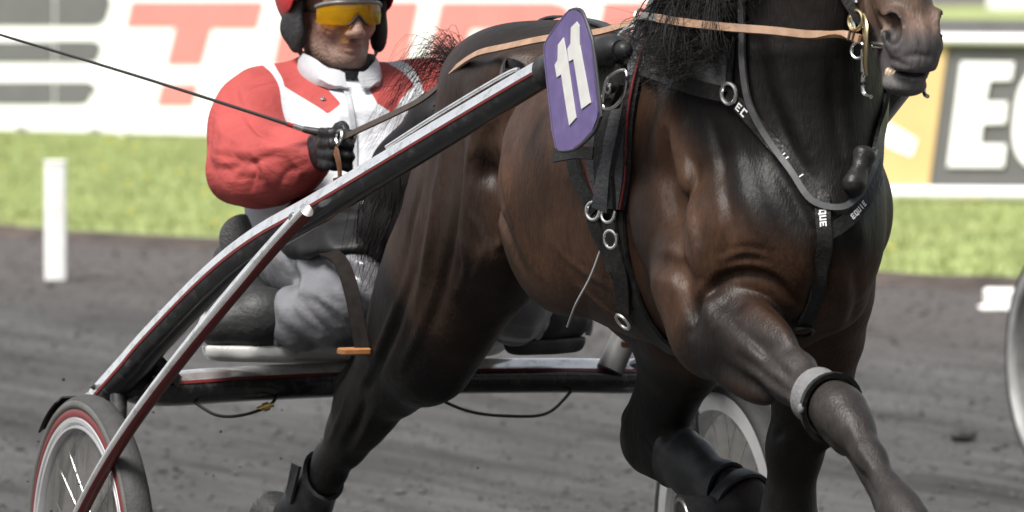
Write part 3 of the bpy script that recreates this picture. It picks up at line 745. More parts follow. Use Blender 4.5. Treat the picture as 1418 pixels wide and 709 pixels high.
# head, on a finer grid: nose, lips, jaw and cheek of its own
Hd = Field((1.80, -0.13, 1.26), (2.30, 0.22, 2.02), 0.0045)
lat2 = ((0, 1, 0), 0.80)
Hd.chain([(2.200, .05, 1.405, .050), (2.165, .048, 1.475, .052), (2.115, .042, 1.575, .062), (2.055, .035, 1.70, .080), (1.985, .03, 1.80, .085), (1.945, .02, 1.84, .075)], 0.03, w=lat2)
Hd.ell((1.995, .034, 1.635), (.135, .085, .10), ax=(nrm((.42, 0, -.9)), (0, 1, 0), nrm((.9, 0, .42))), k=0.03)     # cheek
Hd.chain([(2.03, .04, 1.54, .05), (2.10, .046, 1.43, .036), (2.150, .05, 1.345, .030)], 0.025)                   # lower jaw
Hd.ell((2.224, .05, 1.378), (.036, .048, .042), k=0.02)      # upper lip
Hd.ell((2.219, .05, 1.350), (.034, .041, .030), k=0.014)
Hd.ell((2.182, .05, 1.315), (.044, .038, .021), ax=(nrm((.93, 0, -.1)), (0, 1, 0), nrm((.1, 0, .93))), k=0.014)    # lower lip and chin
for s in (-1, 1):
    c = .05 + s * .041
    Hd.ell((2.222, c, 1.412), (.030, .020, .036), k=0.016)    # flared nostril wing
    Hd.ell((2.236, c + s * .010, 1.410), (.026, .018, .027), ax=(nrm((.8, s * .6, .1)), nrm((-.6 * s, .8, 0)), (0, 0, 1)), k=0.008, op='s')
    Hd.cone((2.180, c + s * .002, 1.432), (2.232, c + s * .014, 1.412), .009, .016, 0.006, 's')
    Hd.cone((2.12, .042 + s * .05, 1.60), (2.03, .036 + s * .062, 1.66), .012, .016, 0.02)       # cheek ridge
    Hd.ell((2.05, .036 + s * .066, 1.715), (.028, .016, .022), k=0.012)   # eye rim
    Hd.cone((2.195, .05 + s * .03, 1.440), (2.15, .046 + s * .045, 1.52), .012, .010, 0.02)
    # ears
    Hd.chain([(1.945, .02 + s * .055, 1.88, .030), (1.955, .02 + s * .070, 1.94, .026), (1.965, .02 + s * .068, 1.995, .006)], 0.02)
    Hd.cone((1.985, .02 + s * .080, 1.925), (1.985, .02 + s * .073, 1.975), .014, .006, 0.006, 's')
Hd.chain([(1.93, .012, 1.72, .10), (1.96, .02, 1.80, .09)], 0.04, w=((0, 1, 0), .7))
# the open mouth
Hd.cone((2.180, .05, 1.349), (2.28, .05, 1.318), .003, .008, 0.006, 's', w=((0, 1, 0), 8.0))
HV, HQ = Hd.mesh(1); del Hd.v
# hooves belong to the feet; body mesh = trunk skin + head skin
horse = empty('racehorse', (1.35, 0, 0), 'dark bay horse trotting in harness, forelegs stretched, pulling a two-wheeled cart', 'horse')
nb = len(BV)
V = np.concatenate([BV, HV]); Q = np.concatenate([BQ, HQ + nb])
def caster(V, Q):
    T = BVHTree.FromPolygons([Vector(v) for v in V.tolist()], Q.tolist())
    def cast(px, py):
        h = T.ray_cast(Vector(CAM), Vector(ray(px, py)).normalized()); return None if h[0] is None else np.array(h[0])
    return cast
LINES = [
 ([(618, 185), (610, 240), (600, 310), (588, 380), (575, 440)], .011, .015), ([(640, 190), (635, 260), (625, 330), (612, 400), (600, 450)], -.011, .014),
 ([(596, 190), (582, 260), (566, 330), (552, 400)], -.006, .012),
 ([(683, 170), (680, 240), (695, 310), (722, 370)], -.014, .016), ([(706, 170), (701, 240), (715, 310), (742, 375)], .010, .020),
 ([(655, 300), (672, 345), (655, 385)], .006, .008), ([(700, 290), (690, 340), (668, 385)], .005, .008), ([(640, 330), (645, 370), (630, 410)], .005, .009),
 ([(922, 190), (928, 260), (936, 330), (948, 400), (960, 450)], -.016, .018), ([(950, 180), (955, 260), (963, 330), (974, 400), (988, 450)], .012, .016),
 ([(985, 165), (1000, 230), (1010, 300), (1005, 350)], -.009, .013), ([(1008, 175), (1025, 235), (1040, 290), (1062, 340)], .007, .016),
 ([(1040, 220), (1075, 290), (1105, 350), (1120, 400)], .008, .024), ([(1065, 215), (1100, 275), (1125, 330)], -.007, .012),
 ([(955, 460), (973, 415), (1003, 386), (1040, 380), (1075, 392), (1106, 425)], -.014, .010), ([(975, 455), (992, 418), (1016, 404), (1046, 401), (1076, 415), (1110, 455)], .004, .012),
 ([(1000, 368), (1030, 358), (1062, 362)], -.005, .007), ([(995, 352), (1030, 342), (1070, 350)], -.003, .006),
 ([(1128, 320), (1136, 380), (1126, 435)], -.012, .013), ([(1160, 340), (1167, 400), (1162, 455)], .009, .018), ([(1183, 370), (1180, 440)], -.006, .010),
 ([(1005, 440), (1050, 480), (1100, 530)], -.008, .009), ([(1042, 420), (1088, 462), (1132, 512)], .006, .011), ([(1022, 492), (1060, 522), (1105, 556)], -.006, .008), ([(1062, 425), (1105, 470), (1140, 515)], -.005, .007),
 ([(1140, 600), (1165, 625), (1190, 655), (1215, 692)], -.006, .007), ([(1178, 590), (1190, 620), (1212, 655)], .004, .007),
 ([(572, 380), (552, 440), (527, 500), (502, 545)], -.010, .012), ([(548, 420), (522, 490), (497, 540)], .005, .009), ([(600, 400), (580, 460), (555, 510)], .006, .012),
 ([(505, 555), (492, 590), (476, 622)], -.008, .009), ([(520, 560), (505, 600), (490, 630)], .005, .008), ([(480, 545), (470, 580), (455, 610)], .004, .007),
 ([(800, 395), (840, 428), (880, 452)], .005, .007), ([(760, 330), (800, 370), (850, 400)], .003, .008), ([(830, 330), (870, 380), (900, 440)], -.004, .012),
 ([(640, 120), (690, 85), (750, 72)], .007, .026), ([(655, 160), (690, 128), (730, 115)], -.008, .018),
 ([(1050, 60), (1066, 140), (1100, 215), (1135, 262)], -.011, .015), ([(1078, 60), (1092, 140), (1122, 210)], .007, .018), ([(1150, 90), (1156, 150), (1168, 222)], -.009, .014),
 ([(890, 600), (905, 630), (940, 655)], -.005, .008), ([(1085, 520), (1080, 600), (1078, 690)], -.005, .009), ([(1110, 520), (1105, 600), (1100, 690)], .004, .010),
 ([(1226, 68), (1238, 84), (1258, 92)], -.0035, .005), ([(1250, 80), (1270, 76), (1290, 80)], -.0025, .005), ([(1222, 20), (1226, 45), (1224, 70)], .003, .006), ([(1232, 10), (1240, 30)], -.003, .006), ([(1268, 20), (1275, 50), (1272, 75)], -.002, .006),
]
V = relief(V, normals(V, Q), LINES, caster(V, Q))
body = obj('body', (V, Q), COAT, horse)
# coat: brown trunk, black points, mealy muzzle
x, y, z = V.T
brown = np.array([.035, .0172, .0100]); dark = np.array([.0062, .0040, .0033]); black = np.array([.0030, .0025, .0025]); tan = np.array([.064, .030, .0145]); mealy = np.array([.19, .125, .098]); skin = np.array([.085, .077, .077])
C = np.tile(brown, (len(V), 1))
def lay(w, c):
    global C; w = np.clip(w, 0, 1)[:, None]; C = C * (1 - w) + np.array(c) * w
lay(sstep(.22, .10, np.hypot((x - 1.15) / 1.6, (z - 1.0))) * .55, tan)          # lighter flank
lay(np.exp(-(((x - 1.80) / .13) ** 2 + ((z - 1.15) / .12) ** 2)) * .55, tan)
lay(np.exp(-(((x - 2.02) / .10) ** 2 + ((z - .98) / .10) ** 2)) * .45, tan)
lay(sstep(1.25, 1.40, z) * sstep(1.3, .9, x) * .8, dark)                        # dark back and croup
lay(sstep(1.03, .88, x) * .66, dark); lay(sstep(.60, .50, x) * sstep(.80, .92, z) * .6, brown)
lay(sstep(-.05, .05, z - (1.335 - .80 * (x - 1.70))) * sstep(1.56, 1.68, x) * .97, black)                   # neck
lay(sstep(1.30, 1.46, z) * sstep(1.5, 1.62, x) * .9, dark)
legd = np.minimum.reduce([seg_dist(V, L_[3:]) for L_ in (RH, LH, RFL, LFL)])
lay(sstep(.05, .005, legd) * .92, black)
fl = seg_dist(V, RFL[2:]); lay(sstep(.03, .0, fl) * .55 * sstep(2.0, 2.2, x), np.array([.036, .031, .029]))   # clipped grey-brown forearm and cannon
hd = np.zeros(len(V)); hd[nb:] = 1
lay(hd * sstep(1.62, 1.50, z), np.array([.10, .064, .047]))
lay(hd * sstep(1.45, 1.42, z) * sstep(2.15, 2.21, x) * .8, mealy)
lay(hd * sstep(1.425, 1.385, z), skin)
nos = np.minimum(*[np.linalg.norm((V - np.array([2.232, .05 + s * .050, 1.412])) / np.array([1, .8, 1.25]), axis=1) for s in (-1, 1)]); lay(hd * sstep(.030, .020, nos), np.array([.010, .008, .008]))
lay(hd * sstep(1.345, 1.325, z) * .7, np.array([.14, .13, .125]))
attr_col(body, 'coat', C)
BVH = BVHTree.FromPolygons([Vector(v) for v in V.tolist()], Q.tolist())
def surf(px, py, off=0.004):
    d = ray(px, py); h = BVH.ray_cast(Vector(CAM), Vector(d).normalized())
    if h[0] is None:
        h = BVH.find_nearest(Vector(PY(px, py, -.1)))
        h = (h[0], h[1])
    return np.array(h[0]) + np.array(h[1]) * off, np.array(h[1])
def onto(p, off=0.004):
    h = BVH.find_nearest(Vector(p)); return np.array(h[0]) + np.array(h[1]) * off, np.array(h[1])
for s in (-1, 1):
    obj('eye', ell((2.058, .036 + s * .069, 1.715), (.020, .016, .020)), mat('horse_eye', (.012, .007, .005), .08, spec=.7), horse)
tw = [ell((2.168 + .0085 * k, .05 + s * (.024 - .0042 * k * k * .3), 1.334 - .0022 * k), (.006, .007, .010), nu=8, nv=6) for k in range(5) for s in (-1, 1)]
obj('teeth', join(*tw), mat('tooth_ivory', (.32, .25, .17), .35, noise=.2, nscale=90), horse)
def hoof(c, dr, s=1.0):
    dr = nrm(dr); pr = [(.0, -.01), (.034, -.01), (.040, .0), (.050, .055), (.053, .062), (.0, .062)]
    return lathe(np.asarray(c, float), dr, [(r * s, o * s) for r, o in pr], 24)
SHOE = mat('worn_steel_shoe', (.35, .34, .33), .4, 1.0, noise=.25)
for c, dr in (((-.275, -.18, .37), (-.97, 0, .10)), ((1.16, .145, .482), (-.10, -.9, -.12)), ((2.67, -.14, .545), (.8, 0, -.6)), ((1.386, .137, .058), (.0, 0, -1.0))):
    hf = obj('hoof', hoof(c, dr), HOOF, horse)
    c2 = np.array(c) + nrm(dr) * .060
    obj('horseshoe', ring(c2, dr, .043, .006, 24, 6), SHOE, hf)

# hair: tapering strands, many to a lock
def strands(guides, per, spread, r0, seg=9, wob=.01, seed=1):
    g = np.random.default_rng(seed); Vs = []; Fs = []; n = 0
    for G in guides:
        G = smooth_path(G, 5); L = len(G); t = np.linspace(0, 1, L)
        for _ in range(per):
            o = g.normal(0, spread, 3); e = g.normal(0, spread * 1.6, 3); ln = g.uniform(.75, 1.05)
            ph = g.uniform(0, 6.3, 3); fr = g.uniform(3, 7, 3)
            P = G[0] + (G - G[0]) * ln + o * (1 - t[:, None]) * .6 + (o * .4 + e) * t[:, None] + wob * np.sin(ph + fr * t[:, None] * 2) * t[:, None]
            rr = r0 * g.uniform(.6, 1.3) * (1 - t * .92)
            T, N, Bn = frames(P, (.3, .4, .85))
            for i in range(L):
                for j in range(3):
                    a = j * 2.094; Vs.append(P[i] + rr[i] * (math.cos(a) * N[i] + math.sin(a) * Bn[i]))
            for i in range(L - 1):
                for j in range(3):
                    j2 = (j + 1) % 3; Fs.append([n + i * 3 + j, n + i * 3 + j2, n + i * 3 + 3 + j2, n + i * 3 + 3 + j])
            n += L * 3
    return np.array(Vs), Fs
guides = []
axis_n = smooth_path([(1.66, YC, 1.22), (1.74, YC, 1.26), (1.80, YC, 1.38), (1.865, YC + .01, 1.52), (1.92, YC + .025, 1.66), (1.95, .01, 1.78)], 8)
for k in range(64):                                   # mane: rooted along the crest, fallen over the near side and blown back
    g_ = np.random.default_rng(50 + k); t_ = k / 63; c_ = axis_n[min(len(axis_n) - 1, 10 + int(t_ * (len(axis_n) - 11)))]
    d_ = np.array([-.72, 0, .69]); h = BVH.ray_cast(Vector(c_ + d_ * .6), Vector(-d_)); root = np.array(h[0]) - d_ * .004
    rx, ry_ = proj(root)
    tx = 925 + 150 * t_ + g_.uniform(-28, 28); ty = min(88, ry_ + g_.uniform(150, 290)) + g_.uniform(-14, 10)
    lift = g_.uniform(.004, .045)
    pts = [root]
    for u in (.3, .6, .85): pts.append(surf(rx - 18 * math.sin(u * 3) + (tx - rx) * u, ry_ + 20 * 0 + (ty - ry_) * u, .012 + lift * u)[0])
    p = surf(tx, ty, .010 + lift)[0]; pts.append(p); pts.append(p + RT * -g_.uniform(.02, .07) + np.array([0, 0, g_.uniform(-.03, .015)]))
    guides.append(pts)
obj('mane', strands(guides, 40, .011, .0016, wob=.014, seed=3), HAIR, horse)
guides = []
for k in range(16):                                   # forelock
    g_ = np.random.default_rng(90 + k); root = np.array([1.965, .02 + g_.uniform(-.04, .04), 1.885])
    guides.append([root, root + (.05, g_.uniform(-.01, .01), .0), root + (.11, g_.uniform(-.03, .03), -.08), root + (.14, g_.uniform(-.04, .04), -.18)])
obj('forelock', strands(guides, 18, .008, .0014, seed=4), HAIR, horse)
tf = Field((.0, -.30, .70), (.56, .14, 1.36), .008)       # tail: carried back between the shafts, loose ends blown up over the driver's lap
tf.chain([(.50, YC, 1.24, .032), (.43, YC - .01, 1.255, .042), (.36, YC - .05, 1.20, .065), (.31, YC - .09, 1.10, .085), (.28, YC - .11, .99, .08), (.26, YC - .12, .88, .035)], .03)
TV, TQ = tf.mesh(1); tail = obj('tail', (TV, TQ), HAIR, horse)
guides = []
for k in range(64):
    g_ = np.random.default_rng(130 + k); a_ = g_.uniform(0, 6.28); q_ = np.array([math.cos(a_) * .6, math.sin(a_), math.sin(a_) * .3])
    guides.append([np.array(p[:3]) + q_ * p[3] * g_.uniform(.8, 1.2) for p in ((.50, YC, 1.24, .03), (.43, YC - .01, 1.255, .042), (.36, YC - .04, 1.20, .065), (.31, YC - .07, 1.10, .08), (.28, YC - .09, .97, .085), (.25, YC - .10, .82, .09))])
obj('tail_hair', strands(guides, 26, .012, .0021, wob=.020, seed=5), HAIR, tail)
guides = []
for k in range(14):
    g_ = np.random.default_rng(170 + k); root = np.array([.47, -.03, 1.25])
    guides.append([root, root + (-.10, -.02, .06), root + (-.20, -.05 + g_.uniform(-.03, .03), .07 + g_.uniform(-.03, .05)), root + (-.32, -.10 + g_.uniform(-.08, .05), -.03 + g_.uniform(-.12, .10))])
obj('tail_wisp', strands(guides, 14, .013, .0011, wob=.010, seed=6), HAIR, tail)
# ================================================================ SULKY
CH = mat('polished_silver_trim', (.80, .80, .80), .22, .85, noise=.05, nscale=20, dirt=(.16, .155, .15), dscale=38, damount=.6)
BLK = mat('black_gloss_tube', (.012, .012, .013), .25, 0, coat=.5, noise=.3, nscale=25, dirt=(.085, .08, .076), dscale=34, damount=.6)
REDP = mat('red_pinstripe', (.12, .011, .011), .4, 0, coat=.2)
RUB = mat('grey_tyre_rubber', (.032, .032, .032), .75, noise=.15, nscale=60, bump=.2, bscale=200, dirt=(.06, .057, .055), dscale=12, damount=.6)
RUBD = mat('black_rubber', (.018, .018, .018), .55, noise=.3, nscale=40, bump=.15)
WALL = mat('pale_tyre_wall', (.085, .083, .078), .7, noise=.12, nscale=30, dirt=(.14, .13, .12), dscale=12, damount=.5)
ALU = mat('bright_rim', (.78, .78, .79), .28, .7, noise=.05)
STEEL = mat('steel_wire', (.55, .55, .55), .3, 1.0)
BRASS = mat('brass', (.55, .38, .12), .3, 1.0)
SEATM = mat('pale_grey_seat_vinyl', (.42, .415, .40), .5, noise=.1, nscale=14, bump=.15, bscale=40)
def disc_mat():
    M = bpy.data.materials.new('dusty_clear_disc'); M.use_nodes = True; n = M.node_tree.nodes; l = M.node_tree.links; b = n['Principled BSDF']
    b.inputs['Base Color'].default_value = (.13, .122, .112, 1); b.inputs['Roughness'].default_value = .25
    tc = n.new('ShaderNodeTexCoord'); t = n.new('ShaderNodeTexNoise'); t.inputs['Scale'].default_value = 7; t.inputs['Detail'].default_value = 7
    mp = n.new('ShaderNodeMapping'); mp.inputs['Scale'].default_value = (2.2, 1, .6); l.new(tc.outputs['Object'], mp.inputs['Vector']); l.new(mp.outputs[0], t.inputs['Vector'])
    r = n.new('ShaderNodeMapRange'); r.inputs['From Min'].default_value = .35; r.inputs['From Max'].default_value = .68; r.inputs['To Min'].default_value = .15; r.inputs['To Max'].default_value = .58
    l.new(t.outputs['Fac'], r.inputs['Value']); l.new(r.outputs[0], b.inputs['Alpha']); return M
DISC = disc_mat()
sulky = empty('racing_sulky', (0, 0, 0), 'black and silver two-wheeled racing cart with red pinstripes carrying the driver', 'sulky')
def banded(path, r, name, parent, top=(-75, 62), red=(62, 84), ry=1.0, seg=20, up=(0, 0, 1)):
    o = obj(name, tube(path, r, seg, ry=ry, up=up), BLK, parent)
    rr = np.broadcast_to(np.asarray(r, float), (len(path),)) + .0015
    return o, rr
def flash(path, r, a0, a1, m_, parent, name='trim', ry=1.0, up=(0, 0, 1), n=9):
    return obj(name, tube(path, np.broadcast_to(np.asarray(r, float), (len(path),)) + .0016, n, caps=False, a0=a0, a1=a1, ry=ry, up=up), m_, parent)
def make_sulky(root):
    for s in (-1, 1):
        S = np.array([1, -s, 1.0])                          # tables below are for the right side
        mir = lambda P: np.asarray(P, float) * (1, 1 if s < 0 else -1, 1)
        sh = smooth_path(mir([(-.115, -.625, .640), (-.02, -.60, .705), (.085, -.58, .772), (.336, -.55, .900), (.55, -.528, .985), (.796, -.50, 1.06), (1.2, -.43, 1.20), (1.50, -.375, 1.305), (1.62, -.352, 1.345)]), 7)
        rad = np.interp(np.linspace(0, 1, len(sh)), [0, .1, .5, .85, 1], [.032, .033, .031, .026, .025])
        sft = obj('shaft', tube(sh, rad, 22), BLK, root)
        # silver along the top and outer side, red line below it
        sg = 1 if s < 0 else -1
        flash(sh, rad, sg * 84, -sg * 40, CH, sft, 'silver_trim'); flash(sh, rad, sg * 85, sg * 95, REDP, sft, 'pinstripe', n=4)
        # hinge collars
        obj('cable_clip', box(sh[15] + (-.012, 0, .036), (.018, .014, .012), None, .004), STEEL, sft)
        rod = smooth_path(mir([(1.03, -.462, 1.178), (1.20, -.432, 1.240), (1.42, -.388, 1.318), (1.47, -.378, 1.330)]), 5); obj('brace_rod', tube(rod, .004, 10), CH, sft)
        # the bent fork: from the shaft down outside the wheel to the hub
        fk = smooth_path(mir([(.83, -.545, 1.055), (.70, -.585, .96), (.545, -.665, .80), (.30, -.722, .605), (.09, -.742, .435), (.0, -.742, .33)]), 8)
        fo = obj('fork', tube(fk, .0145, 16), CH, root)
        flash(fk, .0145, -sg * 124, -sg * 215, REDP, fo, 'red_side')
        obj('bolt', lathe(mir([(.80, -.555, 1.04)])[0], mir([(0.3, -1, 0)])[0], [(0, .012), (.008, .012), (.011, .007), (.011, -.012), (0, -.012)], 18), STEEL, fo)
        ik = smooth_path(mir([(-.06, -.612, .68), (-.02, -.622, .55), (0, -.628, .33)]), 6)
        obj('inner_fork', tube(ik, [.018] * 6 + [.015] * (len(ik) - 6), 12), BLK, root)
        # wheel
        hub = mir([(0, -.69, .33)])[0]; ax = np.array([0, -1.0 if s < 0 else 1.0, 0])
        wh = obj('wheel', lathe(hub, ax, [(0, .045), (.012, .045), (.020, .036), (.026, .034), (.026, -.034), (.020, -.036), (.012, -.045), (0, -.045)], 24), ALU, root)
        t_ = []
        for k in range(22):
            a = 2 * math.pi * k / 22; t_.append((.310 + .0205 * math.cos(a), .0290 * math.sin(a)))
        obj('tyre', lathe(hub, ax, t_, 96, True), RUB, wh)
        obj('tyre_wall', lathe(hub, ax, [(.3190, .0265), (.3150, .0290), (.310, .0298), (.306, .0290), (.302, .026)], 96), WALL, wh)
        obj('red_band', lathe(hub, ax, [(.3025, .0262), (.297, .0285), (.288, .0285), (.2865, .026)], 96), REDP, wh)
        obj('rim', lathe(hub, ax, [(.2865, .026), (.284, .0285), (.276, .0285), (.2735, .022), (.270, .022), (.2685, .0265), (.264, .0265), (.2625, .012), (.2625, -.012), (.264, -.0265), (.3, -.026), (.3, .0)], 96), ALU, wh)
        for sd in (-1, 1): obj('clear_cover', lathe(hub, ax, [(.263, sd * .014), (.15, sd * .026), (.030, sd * .036)], 72), DISC, wh)
        for k in range(24):
            a = 2 * math.pi * k / 24 + .06; a2 = a + (.5 if k % 2 else -.5); sd = .02 if (k // 2) % 2 else -.02
            p = hub + np.array([math.cos(a2) * .024, ax[1] * sd * 1.3, math.sin(a2) * .024]); q = hub + np.array([math.cos(a) * .263, 0, math.sin(a) * .263])
            obj('spoke', tube([p, q], .0011, 5), STEEL, wh)
        # small mudguard behind the wheel
        A = np.radians(np.linspace(110, 133, 14)); V = []; F = []
        for a in A:
            for y_, rr in ((-.034, .330), (-.02, .341), (.02, .341), (.034, .330)): V.append(hub + np.array([math.cos(a) * rr, y_, math.sin(a) * rr]))
            for y_, rr in ((.031, .328), (.02, .3375), (-.02, .3375), (-.031, .328)): V.append(hub + np.array([math.cos(a) * rr, y_, math.sin(a) * rr]))
        for i in range(13):
            for j in range(8): j2 = (j + 1) % 8; F.append([i * 8 + j, i * 8 + j2, i * 8 + 8 + j2, i * 8 + 8 + j])
        F.append(list(range(8))[::-1]); F.append([13 * 8 + j for j in range(8)])
        mg = obj('mudguard', (np.array(V), F), RUBD, root)
        rimp = [hub + np.array([math.cos(a) * .3405, ax[1] * -.030, math.sin(a) * .3405]) for a in np.radians(np.linspace(107, 125, 10))]
        obj('guard_trim', tube(rimp, .0032, 8), CH, mg)
        obj('guard_stay', tube(smooth_path([hub + np.array([-.085, -ax[1] * .03, .345]), mir([(-.11, -.63, .655)])[0]], 4), .006, 8), BLK, mg)
        # stirrup hanging inside the shaft
        st = mir([(.22, -.275, .945), (.33, -.285, .93), (.405, -.29, .87), (.445, -.285, .768)]); st = smooth_path(st, 6)
        stp = obj('stirrup_strap', strap(st, mir([(1, -.3, .3)])[0], .030, .004), mat('brown_leather', (.010, .008, .007), .8, spec=.1, noise=.3, nscale=50), root)
        obj('stirrup', box(mir([(.44, -.30, .762)])[0], (.04, .06, .014), None, .006), mat('tan_leather', (.32, .14, .05), .5, noise=.2, nscale=40), stp)
    # crossbar, slightly arched, flat section
    cb = smooth_path([(-.045, -.585, .690), (-.055, -.56, .672), (-.065, -.50, .663), (-.075, -.33, .668), (-.08, 0, .672), (-.075, .33, .668), (-.065, .50, .663), (-.055, .56, .672), (-.045, .585, .690)], 7)
    rc = np.interp(np.linspace(0, 1, len(cb)), [0, .08, .2, .8, .92, 1], [.044, .044, .035, .035, .044, .044])
    o = obj('crossbar', tube(cb, rc, 24, ry=1.25), BLK, root)
    flash(cb, rc, -55, 60, CH, o, 'silver_trim', ry=1.25); flash(cb, rc, 61, 70, REDP, o, 'pinstripe', ry=1.25, n=4)
    # gusset where the bar meets each shaft
    for s in (-1, 1):
        g_ = np.array([(-.05, s * .60, .70), (.03, s * .585, .742), (-.02, s * .50, .668), (-.06, s * .47, .650), (-.08, s * .58, .650)])
        obj('gusset', plate(g_, (0.2, 0, 1), .03), BLK, root)
    # cables under the bar
    cable = mat('black_cable', (.01, .01, .01), .5)
    c1 = obj('cable', tube(smooth_path([(-.05, -.47, .648), (-.02, -.42, .612), (-.02, -.36, .610), (-.03, -.30, .628), (-.055, -.275, .648)], 8), .0032, 8), cable, root)
    obj('connector', lathe((-.026, -.312, .624), nrm((0.1, .9, .28)), [(0, -.016), (.006, -.016), (.006, -.004), (.009, -.004), (.009, .008), (.005, .008), (.005, .018), (0, .018)], 14), BRASS, c1)
    obj('cable', tube(smooth_path([(-.055, .03, .65), (-.02, .12, .606), (-.02, .22, .592), (-.02, .30, .597), (-.05, .37, .645)], 8), .0032, 8), cable, root)
    # seat: pale shell on the bar, dark cushion, side bolsters and low back
    sf = Field((-.48, -.44, .66), (.12, .40, 1.06), .008)
    sf.chain([(-.12, -.31, .742, .030), (-.13, -.05, .738, .034), (-.12, .21, .742, .030)], .05); sf.ell((-.17, -.05, .742), (.20, .33, .034), k=.03)
    sf.half((0, 0, .764), (0, 0, 1), .012); V, Q = sf.mesh(1); obj('seat_shell', (V, Q), SEATM, root)
    sf = Field((-.52, -.44, .70), (.12, .40, 1.12), .008)
    sf.ell((-.18, -.05, .785), (.18, .26, .040), k=.02)
    for s in (-1, 1): sf.chain([(-.04, -.05 + s * .23, .80, .05), (-.20, -.05 + s * .24, .82, .05), (-.32, -.05 + s * .20, .87, .05)], .03)
    sf.chain([(-.40, -.24, .90, .045), (-.43, -.05, .95, .05), (-.40, .14, .90, .045)], .04)
    V, Q = sf.mesh(1); obj('seat_cushion', (V, Q), mat('black_cushion', (.020, .020, .021), .55, noise=.25, nscale=30, bump=.3, bscale=40), root)
    # round back pad beside the hip
    bc = np.array([-.30, -.258, .95]); ba = nrm((.75, -.6, .1))
    pd = obj('side_pad', lathe(bc, ba, [(0, .022), (.035, .022), (.047, .014), (.050, 0), (.047, -.016), (0, -.02)], 32), mat('charcoal_mesh', (.035, .035, .036), .7, noise=.2, nscale=120, bump=.4, bscale=200), root)
    pd.data.update()
    # cylinder clamped to the far end of the bar
    cl = np.array([-.03, .45, .725]); obj('clamp', tube([cl - (0, .01, .045), cl + (0.0, .035, .045)], [.028, .027], 22), mat('grey_plastic', (.10, .10, .10), .4, noise=.15), root)
make_sulky(sulky)
def copy_tree(o, parent=None):
    c = o.copy(); COL.objects.link(c); c.parent = parent
    for ch in list(o.children): copy_tree(ch, c)
    return c
# a rival's cart passing further out: only its near wheel reaches into the picture
wc = PZ(1460, 502, .33)
rv = copy_tree(sulky); rz_ = R(-5)
off = np.array([math.sin(rz_) * .69 * 1, -math.cos(rz_) * .69, 0])
hubw = np.array([-.69 * -math.sin(rz_), -.69 * math.cos(rz_), .33])
rv.rotation_euler = (0, 0, rz_); rv.location = (wc[0] - hubw[0], wc[1] - hubw[1], 0)
for ch in list(rv.children):
    if ch.name.startswith('mudguard'):
        for q_ in list(ch.children): bpy.data.objects.remove(q_)
        bpy.data.objects.remove(ch)
DKRIM = mat('dull_grey_rim', (.30, .30, .30), .5, .3, noise=.15, nscale=20)
def restyle(o):
    nm = o.name.split('.')[0]
    if nm in ('red_band', 'tyre_wall', 'rim', 'fork', 'red_side'):
        o.data = o.data.copy(); o.data.materials[0] = RUBD if nm in ('tyre_wall', 'fork', 'red_side') else DKRIM
    for q_ in o.children: restyle(q_)
restyle(rv)
tag(rv, 'passing rival cart, only the edge of its thin dark wheel in sight', 'sulky', 'racing carts'); tag(sulky, group='racing carts')
# ================================================================ DRIVER
TY = -.045
drv = empty('person', (-.20, TY, .76), 'driver in red and white jacket, red helmet and yellow glasses, seated in cart', 'person')
SKIN = mat('weathered_skin', (.25, .150, .115), .5, noise=.16, nscale=60, bump=.35, bscale=160, spec=.35)
_n = SKIN.node_tree.nodes; _at = _n.new('ShaderNodeAttribute'); _at.attribute_name = 'tone'
for _x in _n:
    if _x.type == 'MIX': SKIN.node_tree.links.new(_at.outputs['Color'], _x.inputs[6])
# ---- head
hx = -.345
f = Field((hx - .16, TY - .13, 1.22), (hx + .17, TY + .16, 1.58), .0030)
hy = TY + .012
P_ = lambda x, y, z: (hx + x, hy + y, z)
f.ell(P_(-.01, 0, 1.455), (.098, .076, .095), k=.02)
f.ell(P_(.022, 0, 1.385), (.064, .060, .085), k=.03)
f.ell(P_(.050, 0, 1.316), (.032, .028, .024), k=.025)            # chin
for s in (-1, 1):
    f.cone(P_(-.01, s * .052, 1.345), P_(.048, s * .020, 1.312), .018, .017, .025)      # jaw
    f.ell(P_(.056, s * .036, 1.380), (.026, .022, .020), k=.016)       # cheek
    f.ell(P_(.083, s * .030, 1.412), (.022, .018, .014), k=.012, op='s')     # eye hollow
    f.ell(P_(.066, s * .030, 1.412), (.017, .017, .015), k=.004)           # eyeball under lids
    f.cone(P_(.084, s * .010, 1.433), P_(.070, s * .050, 1.432), .011, .010, .012)    # brow
    f.ell(P_(-.015, s * .078, 1.395), (.018, .010, .032), k=.008)          # ear
    f.ell(P_(.098, s * .013, 1.366), (.012, .010, .009), k=.006)           # wing of nose
    f.chain([P_(.088, s * .020, 1.372) + (.005,), P_(.080, s * .033, 1.352) + (.005,), P_(.070, s * .038, 1.336) + (.004,)], .008, 's')   # smile fold
f.chain([P_(.086, 0, 1.425) + (.010,), P_(.098, 0, 1.395) + (.011,), P_(.111, 0, 1.370) + (.0125,)], .012)
f.ell(P_(.074, 0, 1.346), (.014, .022, .008), k=.010)           # upper lip
f.ell(P_(.073, 0, 1.331), (.013, .019, .006), k=.007)           # lower lip
f.chain([P_(.080, -.030, 1.3445) + (.0045,), P_(.090, -.012, 1.3375) + (.0035,), P_(.090, .012, 1.3375) + (.0035,), P_(.080, .030, 1.3445) + (.0045,)], .005, 's')
f.chain([P_(-.03, 0, 1.36) + (.055,), P_(-.035, -.005, 1.22) + (.060,)], .03)
V, Q = f.mesh(1)
